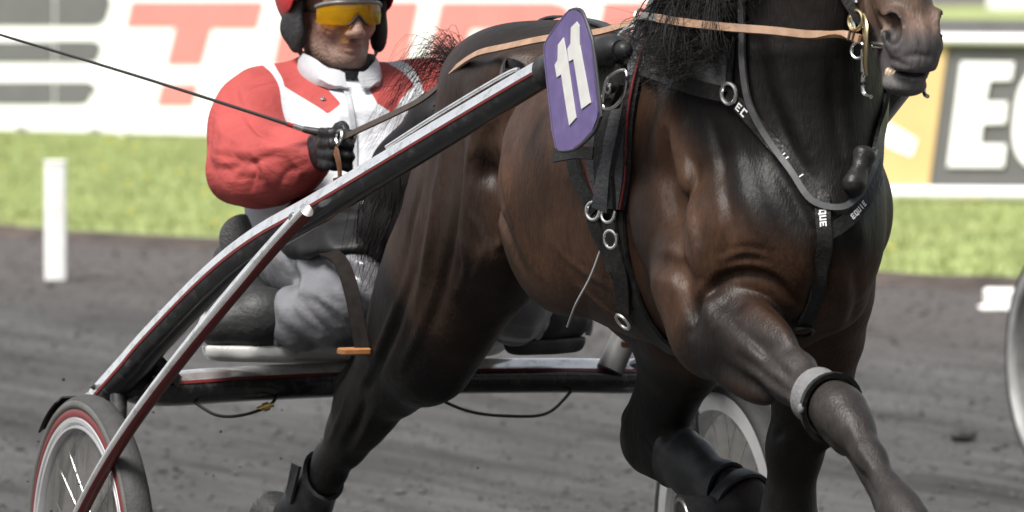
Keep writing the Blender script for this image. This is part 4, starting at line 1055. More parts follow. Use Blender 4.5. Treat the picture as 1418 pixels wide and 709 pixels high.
V = relief(V, normals(V, Q), [([(468, 40), (462, 52), (464, 66)], -.0022, .0035), ([(516, 44), (520, 54), (519, 64)], -.002, .0035), ([(455, 38), (450, 50), (456, 70)], -.0018, .004), ([(472, 72), (492, 78), (510, 72)], -.0022, .004), ([(448, 50), (452, 62), (460, 78)], .0016, .005), ([(445, 30), (452, 36), (462, 38)], -.0018, .003), ([(446, 38), (454, 44), (462, 44)], -.0018, .003), ([(486, 88), (492, 84), (498, 88)], -.0015, .003)], caster(V, Q))
face = obj('head', (V, Q), SKIN, drv)
hxr = V[:, 0] - hx; st = sstep(1.372, 1.352, V[:, 2]) * sstep(.0, .03, hxr) * .75; lp = np.exp(-((V[:, 2] - 1.340) / .008) ** 2) * sstep(.07, .08, hxr) * sstep(.03, .022, np.abs(V[:, 1] - hy))
ck = np.exp(-((V[:, 2] - 1.378) / .018) ** 2) * np.exp(-((np.abs(V[:, 1] - hy) - .038) / .018) ** 2)
tc_ = np.tile(np.array([.25, .150, .115]), (len(V), 1)); tc_ = tc_ * (1 - st[:, None] * .45) + np.array([.11, .095, .09]) * st[:, None] * .45; tc_ = tc_ * (1 - lp[:, None] * .6) + np.array([.20, .085, .075]) * lp[:, None] * .6; tc_ = tc_ * (1 - ck[:, None] * .35) + np.array([.30, .135, .105]) * ck[:, None] * .35
attr_col(face, 'tone', tc_)
LIP = mat('lips', (.26, .13, .11), .45)
# ---- hair under the helmet, stubble left to the skin's grain
# ---- glasses: one curved yellow lens, dark top bar, bridge and arms
lens_m = bpy.data.materials.new('yellow_lens'); lens_m.use_nodes = True
n = lens_m.node_tree.nodes; l = lens_m.node_tree.links; b = n['Principled BSDF']; n_out = n['Material Output']
tr = n.new('ShaderNodeBsdfTransparent'); tr.inputs[0].default_value = (.85, .55, .03, 1)
b.inputs['Base Color'].default_value = (.50, .27, .006, 1); b.inputs['Roughness'].default_value = .08; b.inputs['Specular IOR Level'].default_value = .6
mx = n.new('ShaderNodeMixShader'); mx.inputs[0].default_value = .45; l.new(tr.outputs[0], mx.inputs[1]); l.new(b.outputs[0], mx.inputs[2]); l.new(mx.outputs[0], n_out.inputs['Surface'])
A = np.radians(np.linspace(-72, 72, 33)); top = []; bot = []
def lens_r(a): return np.array([.020 + .083 * math.cos(a) + .012, .074 * math.sin(a)])
V = []; F = []
for a in A:
    d_ = lens_r(a); y_ = d_[1]; notch = .020 * math.exp(-(y_ / .012) ** 2)
    zb = 1.384 + notch + .006 * (abs(math.degrees(a)) / 72) ** 4
    zt = 1.430 - .010 * (abs(math.degrees(a)) / 72) ** 3
    for k in range(5):
        t = k / 4; bul = .004 * (1 - (2 * t - 1) ** 2); V.append(P_(d_[0] + bul, y_ * (1 + bul), zb + (zt - zb) * t))
for i in range(32):
    for j in range(4): F.append([i * 5 + j, (i + 1) * 5 + j, (i + 1) * 5 + j + 1, i * 5 + j + 1])
V = np.array(V)
Vi = V.copy(); Vi[:, :2] = np.array([hx + .03, hy]) + (V[:, :2] - np.array([hx + .03, hy])) * .985
gl = obj('glasses', (V, F), lens_m, drv)
bar = np.array([V[i * 5 + 4] for i in range(33)]) + (.001, 0, .002)
obj('top_bar', tube(bar, .0042, 8), mat('smoke_grey_frame', (.16, .16, .155), .3, coat=.3), gl)
nb_ = np.array([V[i * 5] for i in range(12, 21)]) + (.001, 0, 0); obj('nose_bridge', tube(nb_, .003, 8), mat('black_frame', (.01, .01, .01), .4), gl)
for s, i0 in ((-1, 0), (1, 32)):
    p = V[i0 * 5 + 3]; obj('arm', tube([p, p + (-.05, s * .006, .0), p + (-.10, s * .002, -.004)], .0035, 8), MATS['black_frame'], gl)
# ---- helmet: red shell, black peak lining, ear guards, chin strap
HC = np.array([hx - .022, hy, 1.462])
f = Field(HC - .20, HC + .20, .0045)
f.ell(HC, (.150, .122, .128), k=0)
inner = Field(HC - .20, HC + .20, .0045); inner.ell(HC - (0, 0, .01), (.138, .110, .118), k=0); inner.half(HC + (.0, 0, -.02), (.0, 0, 1))
cutn = nrm((.62, 0, -.80)); f.half(HC + (.075, 0, -.028), cutn, .006)
f.ell(HC + (.03, 0, -.03), (.135, .108, .118), k=.004, op='s')
V, Q = f.mesh(1)
RHM = mat('red_helmet_shell', (.46, .030, .035), .32, coat=.4, noise=.1, nscale=10, dirt=(.20, .05, .05), dscale=12, damount=.4)
hel = obj('helmet', (V, Q), RHM, drv)
f = Field(HC - .20, HC + .20, .0045); f.ell(HC + (.012, 0, -.012), (.136, .111, .119), k=0); f.half(HC + (.032, 0, -.030), cutn, .004); f.ell(HC + (.045, 0, -.045), (.125, .098, .115), k=.004, op='s')
V, Q = f.mesh(1); PAD = mat('black_helmet_lining', (.014, .014, .015), .7, noise=.3, nscale=40, bump=.3, bscale=90); obj('lining', (V, Q), PAD, hel)
for s in (-1, 1):
    f = Field((hx - .15, hy - .15, 1.26), (hx + .12, hy + .15, 1.50), .0045); o_ = lambda x, y, z, r: (hx + x, hy + s * y, z, r)
    f.chain([o_(-.010, .096, 1.425, .018), o_(-.025, .097, 1.378, .022), o_(-.005, .092, 1.350, .016)], .02, w=((0, 1, 0), .62))
    f.chain([o_(.020, .090, 1.43, .012), o_(.005, .089, 1.37, .012), o_(-.002, .088, 1.345, .013)], .02, w=((0, 1, 0), .6))
    V, Q = f.mesh(1); obj('ear_guard', (V, Q), PAD, hel)
    cp = smooth_path([(hx - .015, hy + s * .088, 1.355), (hx + .005, hy + s * .080, 1.325), (hx + .035, hy + s * .052, 1.298), (hx + .062, hy + s * .018, 1.284), (hx + .066, hy, 1.283)], 6)
    obj('chin_strap', strap(cp, [nrm((p[0] - hx + .0, (p[1] - hy) * 1.6, -.03)) for p in cp], .017, .004), mat('black_webbing', (.012, .012, .013), .6, noise=.2, nscale=150), hel)
    obj('buckle', box((hx - .008, hy + s * .090, 1.342), (.016, .004, .020), None, .003), mat('dull_steel', (.45, .45, .45), .35, .9), hel)
# peak
pk = []
f = Field(HC - .22, HC + .24, .005); f.ell(HC + (.10, 0, .035), (.075, .095, .012), ax=A3((1, 0, -.25)), k=0); V, Q = f.mesh(1); obj('peak', (V, Q), RHM, hel)

# ---- jacket
def jacket_mat():
    M = bpy.data.materials.new('racing_silks'); M.use_nodes = True; n = M.node_tree.nodes; l = M.node_tree.links; b = n['Principled BSDF']
    at = n.new('ShaderNodeAttribute'); at.attribute_name = 'red'; r = n.new('ShaderNodeMapRange'); r.inputs['From Min'].default_value = -.0012; r.inputs['From Max'].default_value = .0012
    l.new(at.outputs['Fac'], r.inputs['Value']); tc = n.new('ShaderNodeTexCoord')
    x = n.new('ShaderNodeMix'); x.data_type = 'RGBA'; x.inputs[6].default_value = (.52, .535, .56, 1); x.inputs[7].default_value = (.32, .056, .052, 1); l.new(r.outputs[0], x.inputs[0])
    t = n.new('ShaderNodeTexNoise'); t.inputs['Scale'].default_value = 11; t.inputs['Detail'].default_value = 8; l.new(tc.outputs['Object'], t.inputs['Vector'])
    rp = n.new('ShaderNodeMapRange'); rp.inputs['From Min'].default_value = .3; rp.inputs['From Max'].default_value = .7; rp.inputs['To Min'].default_value = .84; rp.inputs['To Max'].default_value = 1.08; l.new(t.outputs['Fac'], rp.inputs['Value'])
    y = n.new('ShaderNodeMix'); y.data_type = 'RGBA'; y.blend_type = 'MULTIPLY'; y.inputs[0].default_value = 1; l.new(x.outputs[2], y.inputs[6]); l.new(rp.outputs[0], y.inputs[7])
    l.new(y.outputs[2], b.inputs['Base Color']); b.inputs['Roughness'].default_value = .68; b.inputs['Specular IOR Level'].default_value = .2
    mp = n.new('ShaderNodeMapping'); mp.inputs['Scale'].default_value = (1, 1, 1.9); mp.inputs['Rotation'].default_value = (.5, .3, .2); l.new(tc.outputs['Object'], mp.inputs['Vector'])
    w = n.new('ShaderNodeTexNoise'); w.inputs['Scale'].default_value = 10; w.inputs['Detail'].default_value = 3; w.inputs['Distortion'].default_value = 1.2; l.new(mp.outputs[0], w.inputs['Vector'])
    w2 = n.new('ShaderNodeTexNoise'); w2.inputs['Scale'].default_value = 300; l.new(tc.outputs['Object'], w2.inputs['Vector'])
    ad = n.new('ShaderNodeMath'); ad.operation = 'MULTIPLY_ADD'; ad.inputs[1].default_value = .05; l.new(w2.outputs['Fac'], ad.inputs[0]); l.new(w.outputs['Fac'], ad.inputs[2])
    bp = n.new('ShaderNodeBump'); bp.inputs['Strength'].default_value = .35; bp.inputs['Distance'].default_value = .02; l.new(ad.outputs[0], bp.inputs['Height']); l.new(bp.outputs[0], b.inputs['Normal']); return M
SILK = jacket_mat()
RA = [(-.31, TY - .195, 1.215, .066), (-.262, TY - .222, 1.150, .064), (-.205, TY - .252, 1.092, .060), (-.12, TY - .242, 1.092, .064), (-.03, TY - .205, 1.112, .056), (.025, TY - .190, 1.125, .048)]
LA = [(-.31, TY + .195, 1.225, .088), (-.24, TY + .235, 1.155, .080), (-.185, TY + .245, 1.08, .080), (-.10, TY + .22, 1.06, .070), (.0, TY + .16, 1.075, .055), (.03, TY + .145, 1.085, .046)]
f = Field((-.56, -.44, .80), (.10, .36, 1.36), .0046)
wide = ((0, 1, 0), 1.28)
f.chain([(-.24, TY, .90, .155), (-.28, TY, 1.02, .150), (-.315, TY, 1.16, .145)], .05, w=wide)
f.chain([(-.33, TY - .135, 1.240, .072), (-.335, TY, 1.255, .085), (-.33, TY + .135, 1.240, .072)], .05)
f.chain([(-.345, TY, 1.26, .080), (-.355, TY + .006, 1.31, .070)], .03); f.half((-.27, TY, 1.262), (.42, 0, .90), .012)
f.chain(RA, .05); f.chain(LA, .05); f.chain([(-.29, TY - .215, 1.19, .056), (-.17, TY - .225, 1.125, .058), (-.07, TY - .205, 1.12, .052)], .05); f.cone((-.26, TY - .17, 1.12), (-.12, TY - .18, 1.10), .06, .055, .05)
# folds pressed into the cloth round the elbow, the waist and the chest
f.chain([(-.35, TY + .006, 1.24, .050), (-.35, TY + .008, 1.36, .060)], .006, 's')        # neck opening
V, Q = f.mesh(1); N = normals(V, Q)
def folds(V, N, lines):
    """long soft creases in the cloth: each pulls a line of cloth in or out"""
    D = np.zeros(len(V))
    for a, b_, wd, dp in lines:
        a = np.array(a, float); ab = np.array(b_, float) - a; L_ = np.linalg.norm(ab); t = (V - a) @ ab / (L_ * L_); d = np.linalg.norm(V - a - np.clip(t, 0, 1)[:, None] * ab, axis=1)
        D += dp * np.exp(-(d / wd) ** 2) * np.exp(-((np.clip(t, -1, 2) - .5) / .6) ** 4)
    return V + N * D[:, None]
LN = []
g_ = np.random.default_rng(21)
for k in range(0):          # creases fan out from the elbow and run round the sleeve
    t = g_.uniform(0, 1); i = min(int(t * 4), 3); c = np.array(RA[i][:3]) * (1 - (t * 4 - i)) + np.array(RA[i + 1][:3]) * (t * 4 - i); r_ = RA[i][3]
    a_ = g_.uniform(1.6, 4.6); e = c + r_ * np.array([.35 * math.cos(a_) + .5, -.85, math.sin(a_) * .8]) * .9
    dv = nrm(g_.normal(0, 1, 3) * (.5, .3, .9) + (.7, .1, .15)) * g_.uniform(.05, .11)
    LN.append((e - dv / 2, e + dv / 2, g_.uniform(.004, .007), g_.choice([-1, 1, -1]) * g_.uniform(.002, .0045)))
for k in range(26):          # hanging creases across chest and belly
    e = np.array([-.13 + g_.uniform(-.03, .04), TY + g_.uniform(-.17, .17), g_.uniform(.86, 1.22)]); dv = nrm(np.array([.1, g_.normal(0, .8), -.6 + g_.normal(0, .5)])) * g_.uniform(.07, .16)
    LN.append((e - dv / 2, e + dv / 2, g_.uniform(.006, .012), g_.choice([-1, 1]) * g_.uniform(.003, .006)))
V = folds(V, N, LN)
JL = [([(302, 140), (291, 195), (302, 248)], -.006, .008), ([(330, 118), (345, 168), (380, 192)], -.006, .008), ([(308, 212), (345, 224), (388, 214)], -.008, .008), ([(322, 252), (340, 226), (372, 211), (412, 206)], .007, .008), ([(347, 264), (352, 236), (342, 214)], -.008, .007), ([(370, 258), (366, 236), (356, 224)], .007, .007), ([(386, 262), (396, 240), (421, 229)], -.007, .007), ([(300, 178), (330, 198), (372, 200)], .005, .008), ([(335, 140), (350, 185), (390, 205)], .006, .008), ([(310, 235), (335, 246), (365, 250)], -.006, .007), ([(400, 215), (415, 235), (410, 255)], .006, .006),
      ([(440, 190), (458, 225), (448, 262)], -.006, .009), ([(497, 135), (494, 195), (490, 250)], -.005, .008), ([(428, 148), (440, 180), (436, 205)], .006, .009), ([(510, 130), (516, 175), (530, 200)], -.006, .010), ([(330, 275), (370, 285), (430, 275)], -.007, .009), ([(340, 290), (385, 298), (440, 285)], .006, .009), ([(470, 150), (468, 190), (476, 230)], .005, .009), ([(546, 110), (556, 140), (575, 160)], -.005, .008), ([(380, 105), (410, 140), (420, 160)], -.004, .006), ([(335, 130), (345, 165), (370, 188), (415, 196)], -.011, .012), ([(300, 205), (335, 212), (380, 205), (420, 210)], .009, .012), ([(295, 235), (325, 232), (360, 222)], -.009, .010), ([(312, 118), (318, 150), (338, 178)], -.005, .008), ([(296, 160), (310, 185), (305, 215)], .005, .008), ([(322, 112), (332, 140), (352, 160)], .004, .007), ([(290, 215), (310, 225), (330, 222)], .005, .007)]
JL = [(p, d * .9, w * 1.15) for p, d, w in JL]; V = relief(V, N, JL, caster(V, Q), True); wv = np.sin(V @ np.array([31, 12, 47.]) + 2 * np.sin(V @ np.array([9, 25, 13.]))) * np.sin(V @ np.array([14, 22, -19.]))
V = V + N * (wv * .0016)[:, None]
jac = obj('jacket', (V, Q), SILK, drv)
def poly_sd(P2, poly):
    poly = np.array(poly); d = np.full(len(P2), 9.0); ins = np.zeros(len(P2), bool)
    for i in range(len(poly)):
        a, b_ = poly[i], poly[(i + 1) % len(poly)]; e = b_ - a; w = P2 - a; t = np.clip((w @ e) / (e @ e), 0, 1)
        d = np.minimum(d, np.linalg.norm(w - t[:, None] * e, axis=1))
        c = ((a[1] > P2[:, 1]) != (b_[1] > P2[:, 1])) & (P2[:, 0] < (b_[0] - a[0]) * (P2[:, 1] - a[1]) / (b_[1] - a[1] + 1e-12) + a[0]); ins ^= c
    return np.where(ins, d, -d)
dr_, dl_ = np.minimum(seg_dist(V, RA), seg_dist(V, [(-.29, TY - .215, 1.19, .056), (-.17, TY - .225, 1.125, .058), (-.07, TY - .205, 1.12, .052)])), seg_dist(V, LA)
# sleeves start outside a seam that runs from the neck side of the shoulder to the armpit
seam = lambda s: (s * (V[:, 1] - TY) - (.150 + .20 * (1.29 - V[:, 2]).clip(-.05, .2) * .35))
red = np.maximum(np.minimum(np.minimum(.06 - dr_, seam(-1)), np.maximum(.03 - dr_, V[:, 2] - 1.06)), np.minimum(.03 - dl_, seam(1)))
red = np.maximum(red, np.minimum(np.minimum(.016 - dr_, (V[:, 0] + .16) * .8), .02 + 0 * dr_))
red = np.maximum(red, np.minimum(.012 - dl_, (V[:, 0] + .13) * .8))
yz = np.stack([V[:, 1] - TY, V[:, 2]], 1)
for s in (-1, 1):
    red = np.maximum(red, poly_sd(yz * (s, 1), [(.058, 1.34), (.115, 1.33), (.138, 1.26), (.070, 1.205), (.040, 1.225)]))
attr(jac, 'red', red)
# collar, zip, snap buttons
CLR = mat('white_collar_cloth', (.34, .35, .37), .65, noise=.12, nscale=18, bump=.25, bscale=30)
A = np.radians(np.linspace(12, 348, 40)); V = []; F = []
for k, a in enumerate(A):
    op = .012 * max(0, math.cos(a)) ** 6
    for rr, zz in ((.078, 1.262), (.083, 1.285), (.079, 1.305 + .012 * (1 - math.cos(a)) / 2), (.072, 1.316 + .016 * (1 - math.cos(a)) / 2), (.067, 1.305 + .01 * (1 - math.cos(a)) / 2), (.069, 1.27)):
        V.append((-.335 + .012 + rr * 1.08 * math.cos(a) + (.012 if zz < 1.29 else 0) * max(0, math.cos(a)), TY + .005 + rr * 1.05 * math.sin(a), zz - .030 * max(0, math.cos(a)) ** 2 * (1 if zz > 1.28 else .3)))
for i in range(39):
    for j in range(6): j2 = (j + 1) % 6; F.append([i * 6 + j, (i + 1) * 6 + j, (i + 1) * 6 + j2, i * 6 + j2])
F.append([0, 1, 2, 3, 4, 5]); F.append([39 * 6 + j for j in (5, 4, 3, 2, 1, 0)])
V = np.array(V); V[:, 2] += .0022 * np.sin(V[:, 1] * 160) ; col_ = obj('collar', (V, F), CLR, jac)
JB = BVHTree.FromPolygons([tuple(v + ORG[jac.name]) for v in np.array([tuple(q.co) for q in jac.data.vertices])], [tuple(p.vertices) for p in jac.data.polygons])
def jhit(px, py, off=.003):
    h = JB.ray_cast(Vector(CAM), Vector(ray(px, py)).normalized()); return (np.array(h[0]) + np.array(h[1]) * off, np.array(h[1])) if h[0] is not None else (PX(px, py, -.15), np.array([1., 0, 0]))
zp = [jhit(px, py) for px, py in ((478, 124), (481, 135), (484, 150), (487, 170), (489, 190), (490, 215), (490, 240), (489, 262))]
obj('zip', strap(smooth_path([p for p, _ in zp], 4), zp[0][1], .012, .003), CLR, jac)
for px, py in ((451, 99), (459, 119), (506, 121), (447, 138)):
    p, nv = jhit(px, py, .002); obj('snap_button', lathe(p, nv, [(.0058, 0), (.0055, .002), (.003, .003), (0, .0028)], 16), STEEL, jac)

# ---- trousers
f = Field((-.45, -.44, .70), (.62, .40, 1.14), .0075)
# legs folded: thigh forward to the knee, shin tucked back to a foot braced beside the seat
Th = lambda s: [(-.24, TY + s * .09, .875, .110), (-.06, TY + s * .125, .915, .098), (.12, TY + s * .15, .905, .086), (.245, TY + s * .16, .875, .076)]
Sn = lambda s: [(.25, TY + s * .165, .865, .074), (.17, TY + s * .195, .835, .070), (.09, TY + s * .23, .810, .062), (.035, TY + s * .26, .798, .052)]
f.ell((-.25, TY, .88), (.15, .20, .12), k=.04)
for s in (-1, 1): f.chain(Th(s), .03); f.chain(Sn(s), .022); f.cone((.0, TY + s * .14, .86), (.20, TY + s * .17, .83), .06, .06, .05)
V, Q = f.mesh(1); N = normals(V, Q); wv = np.sin(V @ np.array([26, 40, 58.]) + 2.2 * np.sin(V @ np.array([17, -11, 9.]))); V = V + N * (wv * .0035)[:, None]
V = relief(V, N, [([(392, 378), (440, 420), (500, 470)], -.009, .009), ([(410, 366), (460, 400), (512, 440)], .008, .009), ([(430, 356), (490, 380), (532, 402)], -.008, .009), ([(395, 398), (430, 442), (470, 472)], .008, .009), ([(450, 350), (500, 365), (540, 372)], .007, .008), ([(420, 420), (450, 455), (480, 478)], -.007, .008), ([(700, 395), (735, 405), (770, 420)], -.006, .008), ([(400, 385), (450, 392), (510, 430)], -.007, .009), ([(415, 400), (465, 425), (515, 462)], .007, .009), ([(440, 362), (480, 395), (520, 420)], .007, .008)], caster(V, Q), True)
obj('trousers', (V, Q), mat('shiny_grey_trousers', (.12, .12, .13), .28, noise=.18, nscale=14, bump=.55, bscale=15, stretch=(1, 1, 1.6), spec=.6), drv)
f = Field((-.32, -.46, .86), (.34, .38, 1.16), .0075)      # waterproof lap apron from waist to knees
for s in (-1, 1): f.chain([(-.14, TY + s * .09, .945, .09), (-.05, TY + s * .13, .955, .094), (.08, TY + s * .16, .945, .090), (.18, TY + s * .17, .92, .084), (.235, TY + s * .172, .905, .078)], .03)
f.chain([(.04, TY - .18, .98, .05), (.07, TY, .965, .05), (.04, TY + .18, .98, .05)], .05)
f.half((.0, TY, .915), (.10, 0, -1), .02); V, Q = f.mesh(1); N = normals(V, Q); V = V + N * (.003 * np.sin(V @ np.array([33, 28, 41.]) + 2 * np.sin(V @ np.array([12, 19, 9.]))))[:, None]
obj('lap_apron', (V, Q), mat('black_oilcloth', (.009, .009, .0095), .5, noise=.3, nscale=20, bump=.4, bscale=18, spec=.2), drv)
BOOT = mat('black_boot_leather', (.012, .012, .012), .4, noise=.25, nscale=40, bump=.2, spec=.25)
SHOE_S = mat('pale_shoe_sole', (.42, .42, .41), .5, noise=.1, nscale=30); BOOTG = mat('dark_grey_boot', (.020, .021, .021), .5, noise=.25, nscale=40, bump=.25, bscale=70, spec=.3)
for s in (-1, 1):
    an = np.array([.045, TY + s * .262, .80]); dr2 = nrm((-.30, s * .95, .0)); toe = an + dr2 * .115
    f = Field(np.minimum(an, toe) - .10, np.maximum(an, toe) + .10, .005)
    f.chain([(*(an - dr2 * .01), .050), (*(an + dr2 * .05 + (0, 0, .002)), .060), (*(toe + (0, 0, -.006)), .050)], .02); f.ell(an + dr2 * .03 + (.01, 0, .012), (.055, .06, .055), k=.02)
    f.half(an + (0, 0, -.052), (0, 0, -1), .01)
    V, Q = f.mesh(1); bt_ = obj('boot', (V, Q), BOOTG, drv)
    f = Field(np.minimum(an, toe) - .12, np.maximum(an, toe) + .12, .005)
    f.chain([(*(an + (0, 0, -.052)), .040), (*(an + dr2 * .06 + (0, 0, -.054)), .046), (*(toe + (0, 0, -.050)), .040)], .01); f.half(an + (0, 0, -.046), (0, 0, 1), .004); f.half(an + (0, 0, -.080), (0, 0, -1), .012)
    V, Q = f.mesh(1); obj('sole', (V, Q), SHOE_S if s < 0 else RUBD, bt_)
    tc = smooth_path([toe + dr2 * .046 + (.02, 0, -.045), toe + dr2 * .052 + (.022, 0, -.01), toe + dr2 * .040 + (.024, 0, .022)], 5); obj('toe_guard', strap(tc, dr2, [.012, .016, .02, .02, .02, .022, .02, .02, .018, .014, .008], .004), SHOE_S, bt_)
    obj('cuff', ring(an + dr2 * .008, dr2, .055, .0075, 36, 8), mat('pale_cuff', (.26, .26, .27), .6, noise=.15, nscale=40, bump=.3), bt_)
    obj('lace_strap', ring(an + dr2 * .045, dr2, .0605, .004, 36, 6), RUBD, bt_)

# ---- gloved hands: palm, four bent fingers, thumb along the side
GLV = mat('black_leather_glove', (.012, .012, .013), .42, noise=.35, nscale=50, bump=.35, bscale=70, spec=.3)
def glove(w, s, name='glove'):
    """w: wrist; the fist points forward, knuckles up and out, fingers curled round the rein"""
    w = np.array(w, float); f = Field(w + (-.06, -.10, -.08), w + (.16, .10, .10), .0035)
    g = lambda x, y, z: w + np.array([x, s * y, z])
    f.chain([(*g(-.045, 0, -.005), .040), (*g(-.005, 0, 0), .036)], .015)                        # gauntlet
    f.ell(g(.040, .004, .006), (.048, .026, .042), ax=A3((1, 0, .10)), k=.02)                     # palm and back of hand
    for k, (ln, zz) in enumerate(((.92, .034), (1.0, .013), (.96, -.009), (.80, -.029))):
        a = g(.070, .014, zz + .006); b_ = g(.070 + .040 * ln, .012, zz + .008); c = g(.070 + .043 * ln, -.022, zz + .004); d_ = g(.078 + .010 * ln, -.030, zz)
        f.chain([(*a, .0118), (*b_, .0108), (*c, .0100), (*d_, .0092)], .007)
        f.ell(a + (0, s * .006, .002), (.012, .009, .010), k=.006)                               # knuckle
    f.chain([(*g(.022, -.014, .030), .015), (*g(.056, -.026, .050), .0125), (*g(.088, -.022, .052), .0100)], .010)   # thumb
    V, Q = f.mesh(1); V = V + normals(V, Q) * (.0009 * np.sin(V @ np.array([170, 210, 130.])))[:, None]
    o = obj(name, (V, Q), GLV, drv)
    obj('cuff', ring(w + (-.035, 0, -.002), (1, 0, .05), .041, .007, 28, 8), GLV, o); return w
RWR = np.array([.045, TY - .178, 1.135]); LWR = np.array([.05, TY + .135, 1.092])
glove(RWR, -1); glove(LWR, 1)
# ================================================================ HARNESS, REINS, NUMBER, BOOTS
LEA = mat('black_harness_leather', (.014, .0135, .0135), .38, noise=.3, nscale=60, bump=.2, bscale=120, dirt=(.05, .047, .044), dscale=25, damount=.4, spec=.22)
PADM = mat('dark_grey_felt_pad', (.045, .046, .050), .8, noise=.25, nscale=60, bump=.4, bscale=120)
PIP = mat('red_piping', (.13, .013, .013), .5)
NIK = mat('nickel_fitting', (.75, .74, .70), .25, 1.0)
GOLD = mat('brassy_bit_metal', (.62, .50, .28), .3, 1.0, noise=.15)
def sstrap(pts, w, t, m_, parent, name='strap', off=.005, n=6):
    H = [surf(*p, off) for p in pts]; P = smooth_path([h[0] for h in H], n); N = smooth_path([h[1] for h in H], n)
    return obj(name, strap(P, N, w, t), m_, parent), P, N
def wstrap(pts, w, t, m_, parent, name='strap', off=.005, n=6):
    H = [onto(p, off) for p in pts]; P = smooth_path([h[0] for h in H], n); N = smooth_path([h[1] for h in H], n)
    return obj(name, strap(P, N, w, t), m_, parent), P, N
# ---- saddle and girth all round the barrel at x about 1.6
har = empty('harness_saddle', (1.56, YC, 1.44), 'black harness saddle and girth with red piping around the horse', 'harness')
def loop(x_of, off, n=48):
    H = []
    for k in range(n):
        a = 2 * math.pi * k / n; zc_ = 1.13; z_ = zc_ + .42 * math.cos(a); y_ = YC - .40 * math.sin(a)
        x_ = x_of(z_); h = BVH.ray_cast(Vector((x_, y_, z_)), Vector((0, YC - y_, zc_ - z_)).normalized())
        if h[0] is None: h = onto((x_, y_, z_)); H.append(h); continue
        H.append((np.array(h[0]) + np.array(h[1]) * off, np.array(h[1])))
    return H
gx = lambda z: 1.555 - .02 * (z - .9)
H = loop(gx, .006); P = np.array([h[0] for h in H]); N = np.array([h[1] for h in H])
obj('girth', strap(P, N, .055, .006, True), LEA, har)
up = [i for i in range(len(H)) if P[i][2] > 1.08]
i0 = max(i for i in range(24) if P[i][2] > 1.06); order = [k % 48 for k in range(48 - i0, 48 + i0 + 1)]
Pp = P[order]; Nn = N[order]
ww = np.interp(np.linspace(-1, 1, len(Pp)), [-1, -.8, 0, .8, 1], [.06, .11, .12, .11, .06])
sad = obj('saddle_pad', strap(Pp + Nn * .004, Nn, ww, .016), PADM, har)
T = np.gradient(Pp, axis=0); T /= np.linalg.norm(T, axis=1)[:, None]; Bn = np.cross(T, Nn)
for sg in (-1, 1): obj('piping', tube(Pp + Nn * .016 + Bn * (ww * .5 * sg)[:, None], .0026, 8), PIP, sad)
obj('saddle_strap', strap(Pp + Nn * .021, Nn, .050, .006), LEA, har)
top_i = len(Pp) // 2; tp_, tn_ = Pp[top_i], Nn[top_i]
obj('saddle_tree', box(tp_ + tn_ * .03, (.09, .17, .03), (np.array([1, 0, 0]), (0, 1, 0), (0, 0, 1)), .014), LEA, har)
for s in (-1, 1):
    c = PY(888, 26, -.14); c = c if s < 0 else c * (1, -1, 1) + (0, 2 * YC, 0); obj('terret', ring(c, (1, s * -.4, .1), .0165, .0036, 28, 8), NIK, har); obj('terret_post', tube([c - (0, s * .004, .018), c - (0, s * .012, .05)], .006, 10), NIK, har)
    hk = [c + (-.004, s * .004, -.012), c + (-.03, s * .02, -.022), c + (-.045, s * .03, -.045), c + (-.035, s * .03, -.06)]; obj('snap_hook', tube(smooth_path(hk, 5), .0055, 8), NIK, har)
c = tp_ + np.array([0.03, 0, .045]); obj('checkrein_hook', tube(smooth_path([c, c + (.01, 0, .03), c + (-.012, 0, .05), c + (-.03, 0, .038)], 5), .005, 8), LEA, har)
# buckles and dees below the pad
for px, py in ((831, 292), (852, 297), (856, 330), (872, 437)):
    p, nv = surf(px, py, .018); obj('buckle', ring(p, nv, .016, .0038, 20, 8), NIK, har)
sstrap([(829, 300), (836, 322), (848, 345), (858, 375)], .030, .006, LEA, har, 'girth_billet', .012)
sstrap([(852, 305), (858, 335), (868, 385), (873, 425)], .034, .006, LEA, har, 'girth_billet', .014)
ln = [surf(838, 345, .012)[0], surf(829, 380, .02)[0], surf(815, 410, .03)[0], surf(797, 430, .035)[0]]
obj('loose_cord', tube(smooth_path(ln, 6), .0022, 8), mat('grey_cord', (.30, .30, .30), .6), har)
# hip straps running back over the croup
wstrap([(1.48, YC - .02, 1.5), (1.25, YC - .01, 1.5), (1.0, YC, 1.5), (.78, YC, 1.5), (.60, YC, 1.45)], .024, .004, LEA, har, 'back_strap')
# shaft holder: loop round the shaft tip, hinge barrel, snap shackle
sh_r = smooth_path([(.796, -.50, 1.06), (1.2, -.43, 1.20), (1.50, -.375, 1.305), (1.62, -.352, 1.345)], 8)
tip = np.array([1.62, -.352, 1.345])
cap = obj('shaft_end_cap', tube(smooth_path([sh_r[-6], sh_r[-3], tip, tip + (.03, -.005, .012)], 3), [.031] * 7 + [.031, .030, .020][:3], 18), mat('black_plastic', (.016, .016, .017), .45, noise=.3, nscale=40, bump=.15, spec=.3, dirt=(.06, .058, .055), dscale=20, damount=.5), har)
barrel = PY(852, 70, -.30); bt0 = PY(815, 73, -.31)
obj('coupling', tube([bt0, barrel, barrel + (barrel - bt0) * .18], [.026, .028, .018], 20), MATS['black_plastic'], har)
obj('coupling_knob', ell(PY(863, 70, -.295), (.020, .017, .017)), MATS['black_plastic'], har)
sk = smooth_path([PY(846, 105, -.318), PY(866, 98, -.318), PY(865, 128, -.318), PY(852, 147, -.318), PY(836, 149, -.318), PY(838, 120, -.318)], 6, True)
obj('shackle', tube(sk, .0035, 8, True), NIK, har)
for px, py, r in ((842, 122, .012), (834, 138, .010)): obj('stud', ell(PY(px, py, -.312), (r, r * .7, r)), NIK, har)
